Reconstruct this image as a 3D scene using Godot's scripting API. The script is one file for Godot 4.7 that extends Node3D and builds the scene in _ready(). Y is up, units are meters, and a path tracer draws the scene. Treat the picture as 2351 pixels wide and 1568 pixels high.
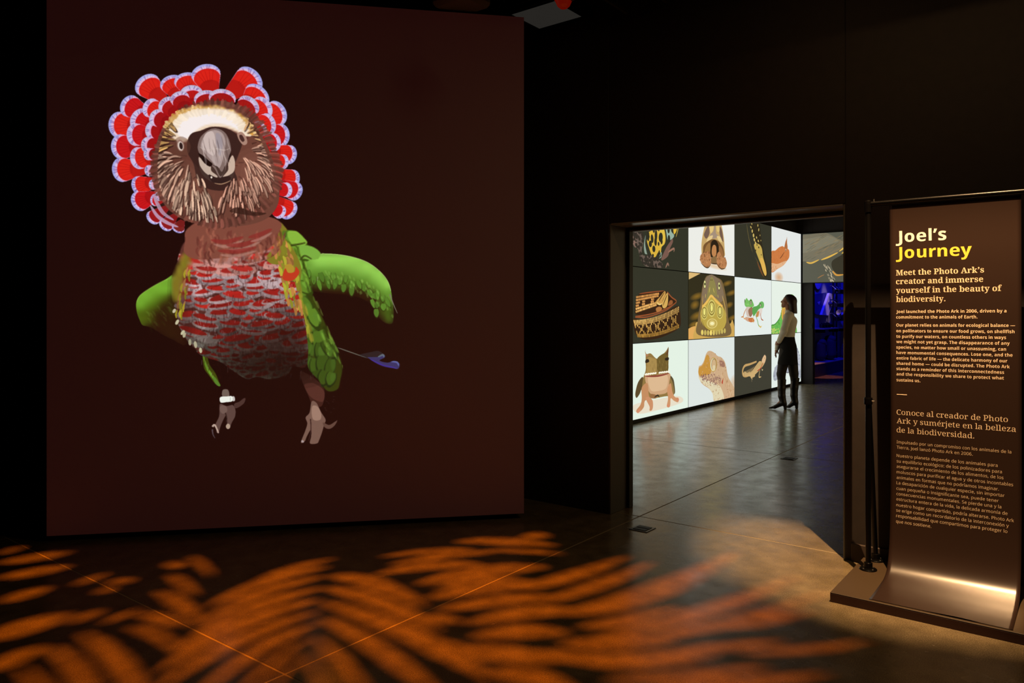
extends Node3D
# A dark exhibition hall: a projected parrot on a free-standing screen, a leaf-patterned pool of light on the floor,
# a doorway to a gallery with a wall of displays, and a lit text banner on a pipe stand.
# x runs along the doorway wall, -z runs into the gallery, y is up; metres.

var M := {}
var rng := RandomNumberGenerator.new()


func _ready() -> void:
	rng.seed = 20
	# ---- camera, environment, large lights
	var cam := Camera3D.new()
	cam.name = "camera"
	cam.projection = Camera3D.PROJECTION_FRUSTUM
	cam.near = 0.05
	cam.far = 100.0
	cam.size = 0.05 * 1568.0 / 1725.0
	cam.frustum_offset = Vector2(0.0, -0.05 * 66.0 / 1725.0)
	cam.position = Vector3(0, 1.52, 0)
	cam.rotation.y = deg_to_rad(37.934)
	add_child(cam)
	cam.current = true
	var env := Environment.new()
	env.background_mode = Environment.BG_COLOR
	env.background_color = Color.BLACK
	env.tonemap_mode = Environment.TONE_MAPPER_LINEAR
	env.tonemap_exposure = 1.0
	env.sdfgi_enabled = true
	env.ssao_enabled = true
	env.ssil_enabled = true
	var we := WorldEnvironment.new()
	we.name = "world"
	we.environment = env
	add_child(we)
	materials()
	structure()
	projection_wall()
	video_wall()
	banner_area()
	person()
	alcove()
	ceiling_things()
	floor_things()


# ------------------------------------------------------------------ helpers
func C(r: float, g: float, b: float, a := 255.0) -> Color:
	return Color(r / 255.0, g / 255.0, b / 255.0, a / 255.0)


func mat(called: String, c: Color, rough := 0.7, metal := 0.0) -> StandardMaterial3D:
	var m := StandardMaterial3D.new()
	m.resource_name = called
	m.albedo_color = c
	m.roughness = rough
	m.metallic = metal
	M[called] = m
	return m


func glow(called: String, c: Color, energy: float) -> StandardMaterial3D:
	var m := mat(called, Color.BLACK, 0.4)
	m.emission_enabled = true
	m.emission = c
	m.emission_energy_multiplier = energy
	return m


func obj(called: String, mesh: Mesh, m: Material, parent: Node = self, at := Vector3.ZERO, rot := Vector3.ZERO) -> MeshInstance3D:
	var o := MeshInstance3D.new()
	o.name = called
	o.mesh = mesh
	o.material_override = null
	for i in mesh.get_surface_count():
		o.set_surface_override_material(i, m)
	parent.add_child(o, true)
	o.position = at
	o.rotation = rot
	return o


func thing(called: String, label: String, category: String, at := Vector3.ZERO, turn := 0.0, group := "") -> Node3D:
	var o := Node3D.new()
	o.name = called
	add_child(o, true)
	o.position = at
	o.rotation.y = turn
	tag(o, label, category, group)
	return o


func tag(o: Node, label: String, category: String, group := "") -> void:
	o.set_meta("label", label)
	o.set_meta("category", category)
	if group:
		o.set_meta("group", group)


func structure_node(called: String, label: String, category: String) -> Node3D:
	var o := Node3D.new()
	o.name = called
	add_child(o, true)
	o.set_meta("kind", "structure")
	o.set_meta("label", label)
	o.set_meta("category", category)
	return o


func tri(st: SurfaceTool, a: Vector3, b: Vector3, c: Vector3, out: Vector3) -> void:
	var n := (b - a).cross(c - a)
	if n.dot(out) > 0.0:
		var t := b
		b = c
		c = t
	else:
		n = -n
	n = -n if n.dot(out) < 0.0 else n
	n = n.normalized()
	for p: Vector3 in [a, b, c]:
		st.set_normal(n)
		st.add_vertex(p)


func quad(st: SurfaceTool, a: Vector3, b: Vector3, c: Vector3, d: Vector3, out: Vector3) -> void:
	tri(st, a, b, c, out)
	tri(st, a, c, d, out)


func bevel_into(st: SurfaceTool, size: Vector3, e: float, t := Transform3D()) -> void:
	# a box with chamfered edges, centred
	var h := size / 2.0
	e = minf(e, minf(h.x, minf(h.y, h.z)) * 0.9)
	var pt := func(s: Vector3, axis: int) -> Vector3:
		var q := Vector3(s.x * (h.x - e), s.y * (h.y - e), s.z * (h.z - e))
		q[axis] = s[axis] * h[axis]
		return t * q
	var o := t.origin
	for axis in 3:
		var b := (axis + 1) % 3
		var c := (axis + 2) % 3
		for s in [-1.0, 1.0]:
			var k: Array[Vector3] = []
			for w in [[-1, -1], [1, -1], [1, 1], [-1, 1]]:
				var sg := Vector3.ZERO
				sg[axis] = s
				sg[b] = w[0]
				sg[c] = w[1]
				k.append(pt.call(sg, axis))
			quad(st, k[0], k[1], k[2], k[3], (k[0] + k[2]) / 2.0 - o)
		for s in [[-1, -1], [1, -1], [1, 1], [-1, 1]]:
			var lo := Vector3.ZERO
			lo[b] = s[0]
			lo[c] = s[1]
			var hi := lo
			lo[axis] = -1
			hi[axis] = 1
			var q0: Vector3 = pt.call(lo, b)
			var q1: Vector3 = pt.call(hi, b)
			var q2: Vector3 = pt.call(hi, c)
			var q3: Vector3 = pt.call(lo, c)
			quad(st, q0, q1, q2, q3, t.basis * (lo + hi))
	for x in [-1, 1]:
		for y in [-1, 1]:
			for z in [-1, 1]:
				var s := Vector3(x, y, z)
				tri(st, pt.call(s, 0), pt.call(s, 1), pt.call(s, 2), t.basis * s)


func surf() -> SurfaceTool:
	var st := SurfaceTool.new()
	st.begin(Mesh.PRIMITIVE_TRIANGLES)
	return st


func bevel(size: Vector3, e := 0.004) -> ArrayMesh:
	var st := surf()
	bevel_into(st, size, e)
	return st.commit()


func boxes(list: Array, e := 0.003) -> ArrayMesh:
	# one mesh of several chamfered boxes: [centre, size]
	var st := surf()
	for b in list:
		bevel_into(st, b[1], e, Transform3D(Basis(), b[0]))
	return st.commit()


func cyl(r: float, h: float, r2 := -1.0, n := 24) -> CylinderMesh:
	var c := CylinderMesh.new()
	c.bottom_radius = r
	c.top_radius = r if r2 < 0.0 else r2
	c.height = h
	c.radial_segments = n
	c.rings = 1
	return c


func lathe(prof: Array, n := 32) -> ArrayMesh:
	# profile of [radius, height] from bottom to top, spun round y
	var st := surf()
	for i in prof.size() - 1:
		var r0: float = prof[i][0]
		var y0: float = prof[i][1]
		var r1: float = prof[i + 1][0]
		var y1: float = prof[i + 1][1]
		var nn := Vector2(y1 - y0, r0 - r1)
		for k in n:
			var a := TAU * k / n
			var b := TAU * (k + 1) / n
			var m := (a + b) / 2.0
			var out := Vector3(cos(m) * nn.x, nn.y, sin(m) * nn.x)
			var p0 := Vector3(cos(a) * r0, y0, sin(a) * r0)
			var p1 := Vector3(cos(b) * r0, y0, sin(b) * r0)
			var p2 := Vector3(cos(b) * r1, y1, sin(b) * r1)
			var p3 := Vector3(cos(a) * r1, y1, sin(a) * r1)
			if r0 > 1e-5:
				tri(st, p0, p1, p2, out)
			if r1 > 1e-5:
				tri(st, p0, p2, p3, out)
	return st.commit()


func tube(a: Vector3, b: Vector3, r: float, r2 := -1.0, n := 16) -> ArrayMesh:
	# a round bar from a to b
	var st := surf()
	var c := cyl(r, a.distance_to(b), r2, n)
	var y := (b - a).normalized()
	var x := y.cross(Vector3(0.31, 0.2, 0.93)).normalized()
	st.append_from(c, 0, Transform3D(Basis(x, y, x.cross(y)), (a + b) / 2.0))
	return st.commit()


func noise_tex(freq: float, seed_: int, lo: Color, hi: Color, size := 512, octaves := 4) -> NoiseTexture2D:
	var n := FastNoiseLite.new()
	n.seed = seed_
	n.frequency = freq
	n.fractal_octaves = octaves
	var t := NoiseTexture2D.new()
	t.width = size
	t.height = size
	t.seamless = true
	t.noise = n
	var g := Gradient.new()
	g.set_color(0, lo)
	g.set_color(1, hi)
	t.color_ramp = g
	return t


func screen_mesh(w: float, h: float) -> ArrayMesh:
	# an upright sheet facing +z, uv 0..1 across it
	var a := []
	a.resize(Mesh.ARRAY_MAX)
	a[Mesh.ARRAY_VERTEX] = PackedVector3Array([Vector3(-w / 2, h, 0), Vector3(w / 2, h, 0), Vector3(w / 2, 0, 0), Vector3(-w / 2, 0, 0)])
	a[Mesh.ARRAY_NORMAL] = PackedVector3Array([Vector3.BACK, Vector3.BACK, Vector3.BACK, Vector3.BACK])
	a[Mesh.ARRAY_TEX_UV] = PackedVector2Array([Vector2(0, 0), Vector2(1, 0), Vector2(1, 1), Vector2(0, 1)])
	a[Mesh.ARRAY_INDEX] = PackedInt32Array([0, 1, 2, 0, 2, 3])
	var m := ArrayMesh.new()
	m.add_surface_from_arrays(Mesh.PRIMITIVE_TRIANGLES, a)
	return m


func picture(called: String, im: Image, energy: float, base: Color) -> StandardMaterial3D:
	var m := mat(called, base, 0.75)
	m.emission_enabled = true
	m.emission_operator = BaseMaterial3D.EMISSION_OP_MULTIPLY
	m.emission = Color.WHITE
	m.emission_energy_multiplier = energy
	m.emission_texture = ImageTexture.create_from_image(im)
	m.texture_repeat = false
	return m


func materials() -> void:
	var concrete := mat("polished_concrete", Color.WHITE, 0.34)
	concrete.albedo_texture = noise_tex(0.012, 3, C(132, 118, 90), C(176, 158, 122), 1024, 6)
	concrete.uv1_triplanar = true
	concrete.uv1_world_triplanar = true
	concrete.uv1_scale = Vector3(0.42, 0.42, 0.42)
	concrete.metallic_specular = 0.6
	concrete.roughness = 1.0
	concrete.roughness_texture = noise_tex(0.02, 9, Color(0.19, 0.19, 0.19), Color(0.31, 0.31, 0.31), 512, 5)
	concrete.normal_enabled = true
	var bump := noise_tex(0.03, 14, Color.BLACK, Color.WHITE, 512, 5)
	bump.color_ramp = null
	bump.as_normal_map = true
	bump.bump_strength = 1.2
	concrete.normal_texture = bump
	concrete.normal_scale = 0.05
	concrete.detail_enabled = true
	concrete.detail_blend_mode = BaseMaterial3D.BLEND_MODE_MUL
	concrete.detail_uv_layer = BaseMaterial3D.DETAIL_UV_2
	concrete.detail_albedo = noise_tex(0.22, 31, C(150, 146, 140), C(255, 255, 255), 512, 2)
	concrete.uv2_triplanar = true
	concrete.uv2_world_triplanar = true
	concrete.uv2_scale = Vector3(1.3, 1.3, 1.3)
	mat("joint_filler", C(176, 160, 128), 0.9)
	var wall := mat("black_wall_paint", Color.WHITE, 0.75)
	wall.albedo_texture = noise_tex(0.05, 5, C(34, 27, 24), C(42, 34, 30), 256, 3)
	wall.uv1_triplanar = true
	wall.uv1_world_triplanar = true
	var dark := mat("black_ceiling_paint", C(14, 13, 13), 0.85)
	dark.metallic_specular = 0.2
	mat("reveal_paint_shaded", C(96, 94, 88), 0.5)  # darker copy of the reveal paint, shade on the jambs put into the colour
	mat("reveal_paint_lit", C(150, 148, 140), 0.24)  # lighter, glossier copy of the reveal paint for the brightly lit soffit
	mat("brown_wall_paint", C(62, 50, 42), 0.7)
	mat("black_metal", C(17, 16, 16), 0.28, 0.6)
	mat("black_plastic", C(16, 16, 17), 0.5)
	mat("bezel", C(30, 31, 27), 0.5)
	var felt := mat("screen_backing", C(12, 11, 11), 0.9)
	felt.metallic_specular = 0.1
	mat("plinth_laminate", C(66, 52, 34), 0.5)
	mat("plinth_edge", C(58, 26, 22), 0.55)
	mat("steel", C(150, 148, 144), 0.35, 0.9)
	mat("grey_housing", C(120, 120, 122), 0.5)


# ------------------------------------------------------------------ the rooms
func structure() -> void:
	# concrete slabs with sawn joints; the pale joint filler lies just below the surface
	var fl := structure_node("floor", "polished concrete floor with sawn joints", "floor")
	var us := [-8.9, -5.797, -2.697, 0.403, 3.503]
	var vs := [-4.3, -1.195, 1.905, 5.007, 8.1, 11.2, 14.3, 17.4, 20.5, 23.6]
	for i in us.size() - 1:
		for j in vs.size() - 1:
			var w: float = us[i + 1] - us[i] - 0.007
			var d: float = vs[j + 1] - vs[j] - 0.007
			obj("slab", bevel(Vector3(w, 0.12, d), 0.0025), M.polished_concrete, fl, Vector3((us[i] + us[i + 1]) / 2, -0.06, -(vs[j] + vs[j + 1]) / 2))
	obj("joint_bed", bevel(Vector3(12.6, 0.1, 28.2), 0.001), M.joint_filler, fl, Vector3(-2.7, -0.0512, -9.65))
	# doorway wall, 0.25 thick, opening 1.68 x 2.195
	var wb := structure_node("wall_back", "black wall with the doorway to the gallery", "wall")
	obj("wall_section", bevel(Vector3(5.9, 4.5, 0.25), 0.004), M.black_wall_paint, wb, Vector3(-5.857, 2.25, -5.04))
	obj("wall_section", bevel(Vector3(4.73, 4.5, 0.25), 0.004), M.black_wall_paint, wb, Vector3(1.138, 2.25, -5.04))
	obj("wall_section", bevel(Vector3(1.68, 2.305, 0.25), 0.004), M.black_wall_paint, wb, Vector3(-2.067, 3.3475, -5.04))
	# reveal lining: grey painted boards inside the opening, and the darker inner frame behind
	var dr := structure_node("door_1", "wide doorway with dark grey lined reveal", "doorway")
	obj("reveal_board", bevel(Vector3(0.012, 2.19, 0.24), 0.002), M.reveal_paint_shaded, dr, Vector3(-2.9, 1.095, -5.04))
	obj("reveal_board", bevel(Vector3(0.012, 2.19, 0.24), 0.002), M.reveal_paint_shaded, dr, Vector3(-1.234, 1.095, -5.04))
	obj("reveal_board", bevel(Vector3(1.65, 0.012, 0.24), 0.002), M.reveal_paint_lit, dr, Vector3(-2.067, 2.188, -5.04))
	obj("inner_frame", bevel(Vector3(0.035, 2.18, 0.06), 0.003), M.black_plastic, dr, Vector3(-2.89, 1.09, -5.2))
	obj("inner_frame", bevel(Vector3(0.035, 2.18, 0.06), 0.003), M.black_plastic, dr, Vector3(-1.244, 1.09, -5.2))
	obj("inner_frame", bevel(Vector3(1.68, 0.03, 0.06), 0.003), M.black_plastic, dr, Vector3(-2.067, 2.178, -5.2))
	obj("track", boxes([[Vector3(0, 0, 0), Vector3(1.6, 0.012, 0.02)], [Vector3(0, 0, 0.035), Vector3(1.6, 0.012, 0.012)]], 0.002), M.steel, dr, Vector3(-2.067, 2.156, -5.2))
	# the other walls of the hall
	var wl := structure_node("wall_left", "black side wall of the hall", "wall")
	obj("wall_section", bevel(Vector3(0.2, 4.5, 8.2), 0.004), M.black_wall_paint, wl, Vector3(-8.7, 2.25, -0.9))
	var wr := structure_node("wall_right", "black side wall of hall and gallery", "wall")
	obj("wall_section", bevel(Vector3(0.2, 4.5, 27.6), 0.004), M.black_wall_paint, wr, Vector3(3.4, 2.25, -9.6))
	var wf := structure_node("wall_front", "black wall behind the viewer", "wall")
	obj("wall_section", bevel(Vector3(12.0, 4.5, 0.2), 0.004), M.black_wall_paint, wf, Vector3(-2.7, 2.25, 3.1))
	# gallery: left wall behind the displays, far wall with the opening to the alcove
	var wg := structure_node("wall_gallery", "dark wall carrying the displays", "wall")
	obj("wall_section", bevel(Vector3(0.2, 4.5, 11.4), 0.004), M.black_wall_paint, wg, Vector3(-5.2, 2.25, -10.87))
	var we := structure_node("wall_far", "dark end wall of the gallery with an opening", "wall")
	obj("wall_section", bevel(Vector3(0.32, 4.5, 0.14), 0.004), M.black_wall_paint, we, Vector3(-4.935, 2.25, -16.6))
	obj("wall_section", bevel(Vector3(1.9, 2.35, 0.14), 0.004), M.black_wall_paint, we, Vector3(-3.825, 3.325, -16.6))
	obj("wall_section", bevel(Vector3(6.2, 4.5, 0.14), 0.004), M.black_wall_paint, we, Vector3(0.225, 2.25, -16.6))
	obj("light_switch", boxes([[Vector3.ZERO, Vector3(0.05, 0.1, 0.012)], [Vector3(0, 0.012, 0.007), Vector3(0.018, 0.03, 0.01)]], 0.002), M.black_plastic, we, Vector3(-4.81, 1.24, -16.525))
	var wp := structure_node("wall_gallery_right", "unseen right wall of the gallery, set close for the added glow", "wall")  # unseen partition, placed near to carry the added glowing panel
	obj("wall_section", bevel(Vector3(0.15, 4.5, 11.3), 0.004), M.black_wall_paint, wp, Vector3(-0.1, 2.25, -10.85))
	var ce := structure_node("ceiling", "black painted ceiling", "ceiling")
	obj("ceiling_slab", bevel(Vector3(12.6, 0.2, 28.2), 0.004), M.black_ceiling_paint, ce, Vector3(-2.7, 4.6, -9.65))
	var bb := structure_node("baseboard_back", "dark baseboard right of the doorway", "baseboard")
	obj("baseboard_strip", bevel(Vector3(4.68, 0.11, 0.018), 0.004), M.brown_wall_paint, bb, Vector3(1.15, 0.055, -4.906))


func projection_wall() -> void:
	# from (-5.49, 2.03) to (-3.34, 4.43) in plan, 3.2 m wide, face towards the hall
	var t := thing("projection_screen", "tall brown projection screen showing a red crested green parrot", "screen", Vector3(-4.4145, 0, -3.2286), atan2(2.397, 2.152))
	var w := 3.221
	obj("wall_body", bevel(Vector3(w, 3.64, 0.16), 0.006), M.screen_backing, t, Vector3(0, 1.882, -0.084))
	obj("recessed_base", bevel(Vector3(w - 0.1, 0.05, 0.1), 0.004), M.screen_backing, t, Vector3(0, 0.025, -0.1))
	obj("projected_picture", screen_mesh(w, 3.66), picture("projected_parrot", parrot_picture(), 1.0, C(120, 110, 108)), t, Vector3(0, 0.04, 0.0))
	area(t, "parrot_glow", Vector3(0, 1.9, 0.05), PI, Vector2(3.1, 3.5), Color(1.0, 0.5, 0.4), 0.02)


func area(parent: Node, called: String, at: Vector3, turn: float, size: Vector2, c: Color, energy: float) -> void:
	# the light of a large screen, just in front of it
	var l := AreaLight3D.new()
	l.name = called
	l.area_size = size
	l.light_color = c
	l.light_energy = energy
	l.area_range = 30.0
	l.shadow_enabled = true
	parent.add_child(l)
	l.position = at
	l.rotation.y = turn


func video_wall() -> void:
	var cols := [8.975, 10.855, 12.735, 14.615, 16.46]
	var labels := [
		["display showing a black frog with yellow and blue blotches", "display showing a coiled diamond patterned snake", "display showing a horned brown frog on white"],
		["display showing a tortoise seen head on", "display showing a turtle head with raised chin", "display showing a pale gecko head with large eye"],
		["display showing a dark yellow spotted snake hanging down", "display showing two small green frogs on white", "display showing a striped lizard with curled tail on dark grey"],
		["display showing an orange horned viper", "display showing a green scaly lizard behind the woman", "display showing a grey animal behind the woman's legs"],
	]
	for c in 4:
		for r in 3:
			var w: float = cols[c + 1] - cols[c]
			var t := thing("display", labels[c][r], "display", Vector3(-5.0, 0.049 + 1.052 * (2 - r), -(cols[c] + w / 2)), PI / 2, "displays of the video wall")
			obj("housing", bevel(Vector3(w - 0.002, 1.05, 0.09), 0.004), M.bezel, t, Vector3(0, 0.525, -0.047))
			obj("screen", screen_mesh(w - 0.014, 1.04), picture("picture", tile_picture(c + 1, r + 1), 1.0, C(25, 25, 25)), t, Vector3(0, 0.006, 0.0))
	var f := thing("display", "display showing a dark turtle above the blue opening", "display", Vector3(-4.03, 2.153, -16.45), 0.0, "displays of the video wall")
	obj("housing", bevel(Vector3(1.878, 1.05, 0.05), 0.004), M.bezel, f, Vector3(0, 0.525, -0.026))
	obj("screen", screen_mesh(1.86, 1.03), picture("picture", far_turtle(), 1.0, C(25, 25, 25)), f, Vector3(0, 0.01, 0.0))
	area(self, "display_glow", Vector3(-4.9, 1.63, -12.72), -PI / 2, Vector2(7.4, 3.1), Color(1.0, 0.98, 0.88), 0.55)
	area(self, "added_panel_light", Vector3(-0.25, 1.6, -11.6), PI / 2, Vector2(5.9, 2.6), Color(1.0, 0.87, 0.66), 0.2)  # light of the added panel on the right
	# added unseen glowing panel on the right wall; lights the visitor's back and floor
	var g := thing("added_glow_panel", "added unseen warm glowing panel lighting the gallery from the right", "screen", Vector3(-0.185, 0.3, -11.6), -PI / 2)
	obj("glow_panel_board", bevel(Vector3(6.0, 2.7, 0.04), 0.004), M.screen_backing, g, Vector3(0, 1.35, 0.021))
	var sand := Painter.new(128, 64, C(206, 182, 136))
	for i in 14:
		sand.e(rng.randf_range(0, 128), rng.randf_range(20, 64), 30, 6, rng.randf_range(-0.2, 0.2), jit(C(190, 160, 112), 0.15))
	obj("screen", screen_mesh(5.9, 2.6), picture("desert", sand.done(), 1.0, C(90, 90, 90)), g, Vector3(0, 0.05, 0.043))
	var k := thing("plinth_strip", "low black strip under the wall of displays", "plinth", Vector3(-5.045, 0, -12.72))
	obj("strip_body", bevel(Vector3(0.08, 0.046, 7.48), 0.003), M.black_plastic, k, Vector3(0, 0.023, 0))


# ------------------------------------------------------------------ painting pictures for the screens
class Painter:
	var im: Image
	var w: int
	var h: int

	func _init(ww: int, hh: int, bg: Color) -> void:
		w = ww
		h = hh
		im = Image.create_empty(ww, hh, false, Image.FORMAT_RGBA8)
		im.fill(bg)

	func pts(a: Array) -> PackedVector2Array:
		var o := PackedVector2Array()
		for i in a.size() / 2:
			o.append(Vector2(a[2 * i], a[2 * i + 1]))
		return o

	func fill(p: PackedVector2Array, c: Color, c2 := Color(0, 0, 0, -1)) -> void:
		var n := p.size()
		var top := INF
		var bot := -INF
		for q in p:
			top = minf(top, q.y)
			bot = maxf(bot, q.y)
		var r0 := maxi(0, ceili(top - 0.5))
		var r1 := mini(h - 1, floori(bot - 0.5))
		if r1 < r0:
			return
		var rows := []
		for y in r1 - r0 + 1:
			rows.append([])
		for i in n:
			var a := p[i]
			var b := p[(i + 1) % n]
			if a.y == b.y:
				continue
			if a.y > b.y:
				var t := a
				a = b
				b = t
			var s := (b.x - a.x) / (b.y - a.y)
			for y in range(maxi(r0, ceili(a.y - 0.5)), mini(r1 + 1, ceili(b.y - 0.5))):
				rows[y - r0].append(a.x + (y + 0.5 - a.y) * s)
		var strip: Image
		var soft := c.a < 0.999 or (c2.a >= 0.0 and c2.a < 0.999)
		for y in rows.size():
			var xs: Array = rows[y]
			if xs.size() < 2:
				continue
			xs.sort()
			var col := c
			if c2.a >= 0.0:
				col = c.lerp(c2, (y + r0 - top) / maxf(1.0, bot - top))
			for k in xs.size() / 2:
				var x0 := maxi(0, roundi(xs[2 * k]))
				var x1 := mini(w, roundi(xs[2 * k + 1]))
				if x1 <= x0:
					continue
				if soft:
					strip = Image.create_empty(x1 - x0, 1, false, Image.FORMAT_RGBA8)
					strip.fill(col)
					im.blend_rect(strip, Rect2i(0, 0, x1 - x0, 1), Vector2i(x0, y + r0))
				else:
					im.fill_rect(Rect2i(x0, y + r0, x1 - x0, 1), col)

	func curve(p: PackedVector2Array, closed: bool, sub := 6) -> PackedVector2Array:
		var o := PackedVector2Array()
		var n := p.size()
		for i in (n if closed else n - 1):
			var p0 := p[(i - 1 + n) % n] if closed or i > 0 else p[0]
			var p1 := p[i]
			var p2 := p[(i + 1) % n]
			var p3 := p[(i + 2) % n] if closed or i + 2 < n else p[n - 1]
			for k in sub:
				var t := float(k) / sub
				o.append(p1.cubic_interpolate(p2, p0, p3, t))
		if not closed:
			o.append(p[n - 1])
		return o

	# smooth closed shape, straight-sided shape, ellipse
	func f(a: Array, c: Color, c2 := Color(0, 0, 0, -1)) -> void:
		fill(curve(pts(a), true), c, c2)

	func p(a: Array, c: Color, c2 := Color(0, 0, 0, -1)) -> void:
		fill(pts(a), c, c2)

	func e(x: float, y: float, rx: float, ry: float, rot: float, c: Color) -> void:
		var o := PackedVector2Array()
		for k in 20:
			var a := TAU * k / 20.0
			o.append(Vector2(x, y) + Vector2(cos(a) * rx, sin(a) * ry).rotated(rot))
		fill(o, c)

	# soft disc: layers of thin ellipses
	func glow(x: float, y: float, rx: float, ry: float, rot: float, c: Color, layers := 6) -> void:
		for k in layers:
			var s := 1.0 - float(k) / layers
			e(x, y, rx * s, ry * s, rot, Color(c.r, c.g, c.b, c.a / layers * 1.6))

	# brush stroke along a smooth line; width swells in the middle (taper 1) or runs from w to w2
	func s(a: Array, wid: float, c: Color, wid2 := -1.0, sub := 5) -> void:
		var q := curve(pts(a), false, sub)
		var l := PackedVector2Array()
		var r := PackedVector2Array()
		var n := q.size()
		for i in n:
			var d := (q[mini(i + 1, n - 1)] - q[maxi(i - 1, 0)]).normalized().orthogonal()
			var t := float(i) / (n - 1)
			var hw := (wid * sqrt(maxf(0.02, sin(PI * t))) if wid2 < 0.0 else lerpf(wid, wid2, t)) / 2.0
			l.append(q[i] + d * hw)
			r.append(q[i] - d * hw)
		r.reverse()
		l.append_array(r)
		fill(l, c)

	# a copy to paint on, and its return through a shape, blurred by k
	func layer() -> Painter:
		var o := Painter.new(4, 4, Color.BLACK)
		o.im = im.duplicate()
		o.w = w
		o.h = h
		return o

	func merge(o: Painter, a: Array, k: int) -> void:
		var m := Painter.new(w, h, Color(0, 0, 0, 0))
		m.f(a, Color.WHITE)
		o.soften(k)
		im.blit_rect_mask(o.im, m.im, Rect2i(0, 0, w, h), Vector2i.ZERO)

	func soften(k: int) -> void:
		# halve k times, then double back up: a smooth blur of about 2^k pixels
		for i in k:
			im.shrink_x2()
		for i in range(k - 1, -1, -1):
			im.resize(w >> i, h >> i, Image.INTERPOLATE_CUBIC)
		if k > 0 and (im.get_width() != w or im.get_height() != h):
			im.resize(w, h, Image.INTERPOLATE_BILINEAR)

	func done() -> Image:
		im.shrink_x2()
		return im


func jit(c: Color, k: float) -> Color:
	var d := 1.0 + rng.randf_range(-k, k)
	return Color(clampf(c.r * d, 0, 1), clampf(c.g * d, 0, 1), clampf(c.b * d, 0, 1), c.a)


# a rounded crest feather: red with a pale fringed tip
func crest(q: Painter, a: Array, wid: float, red: Color, tip := Color(0.70, 0.68, 0.86), band := 0.28) -> void:
	var b := Vector2(a[0], a[1])
	var t := Vector2(a[2], a[3])
	var d := (t - b).normalized()
	var n := d.orthogonal()
	var len := b.distance_to(t)
	var hw := wid * 0.62
	var shape := func(l: float, k: float) -> PackedVector2Array:
		var o := PackedVector2Array()
		for i in 15:
			var g := lerpf(-PI / 2, PI / 2, i / 14.0)
			o.append(b + d * (l - hw * k * 0.75 + cos(g) * hw * k * 0.75) + n * sin(g) * hw * k)
		o.append(b + n * hw * 0.35)
		o.append(b - n * hw * 0.35)
		return o
	var outer: PackedVector2Array = shape.call(len, 1.0)
	q.fill(outer, tip)
	# bluish rim and pink inside of the band
	var mid: PackedVector2Array = shape.call(len * (1.0 - band * 0.55), 0.97)
	q.fill(mid, Color(0.86, 0.66, 0.80))
	for i in 15:
		var g := lerpf(-1.25, 1.25, (i + rng.randf() * 0.6) / 14.0)
		var c0 := b + d * (len - hw * 0.75)
		var dir := (d * cos(g) * 0.8 + n * sin(g)).normalized()
		var e0 := c0 + d * cos(g) * hw * 0.55 + n * sin(g) * hw * 0.82
		var e1 := e0 + dir * hw * rng.randf_range(0.06, 0.17)
		var dk := rng.randf() < 0.45
		e0 -= dir * hw * 0.2
		q.s([e0.x, e0.y, e1.x, e1.y], 3.0 if dk else 4.5, C(86, 74, 150, 170) if dk else C(214, 214, 248, 170), 2.0)
	var inner: PackedVector2Array = shape.call(len * (1.0 - band), 0.9)
	q.fill(inner, red)
	var root: PackedVector2Array = shape.call(len * 0.52, 0.72)
	var hi: PackedVector2Array = shape.call(len * (1.0 - band) * 0.94, 0.66)
	q.fill(hi, Color(red.r * 1.04, red.g + 0.035, red.b, 0.55))
	q.fill(root, Color(0.42, 0.02, 0.05, 0.3))
	for i in 5:
		var g := lerpf(-0.8, 0.8, i / 4.0)
		var e0 := b + d * len * 0.45 + n * g * hw * 0.3
		var e1 := b + d * (len * (1.0 - band * 1.4)) + n * g * hw * 0.75
		q.s([e0.x, e0.y, e1.x, e1.y], 3.0, Color(0.55, 0.03, 0.05, 0.35), 2.0)


func leaf(q: Painter, x: float, y: float, l: float, wid: float, ang: float, c: Color, c2: Color) -> void:
	# a small overlapping body feather pointing along ang, dark rim below
	var d := Vector2(cos(ang), sin(ang))
	var n := d.orthogonal()
	var b := Vector2(x, y)
	for pass_ in 2:
		var o := PackedVector2Array()
		var k := 1.0 if pass_ == 0 else 0.84
		for i in 12:
			var t := i / 11.0
			o.append(b + d * l * k * t + n * wid * 0.5 * k * pow(sin(PI * minf(0.97, 0.18 + 0.82 * t)), 0.55))
		for i in 12:
			var t := 1.0 - i / 11.0
			o.append(b + d * l * k * t - n * wid * 0.5 * k * pow(sin(PI * minf(0.97, 0.18 + 0.82 * t)), 0.55))
		q.fill(o, c2 if pass_ == 0 else c)


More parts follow.
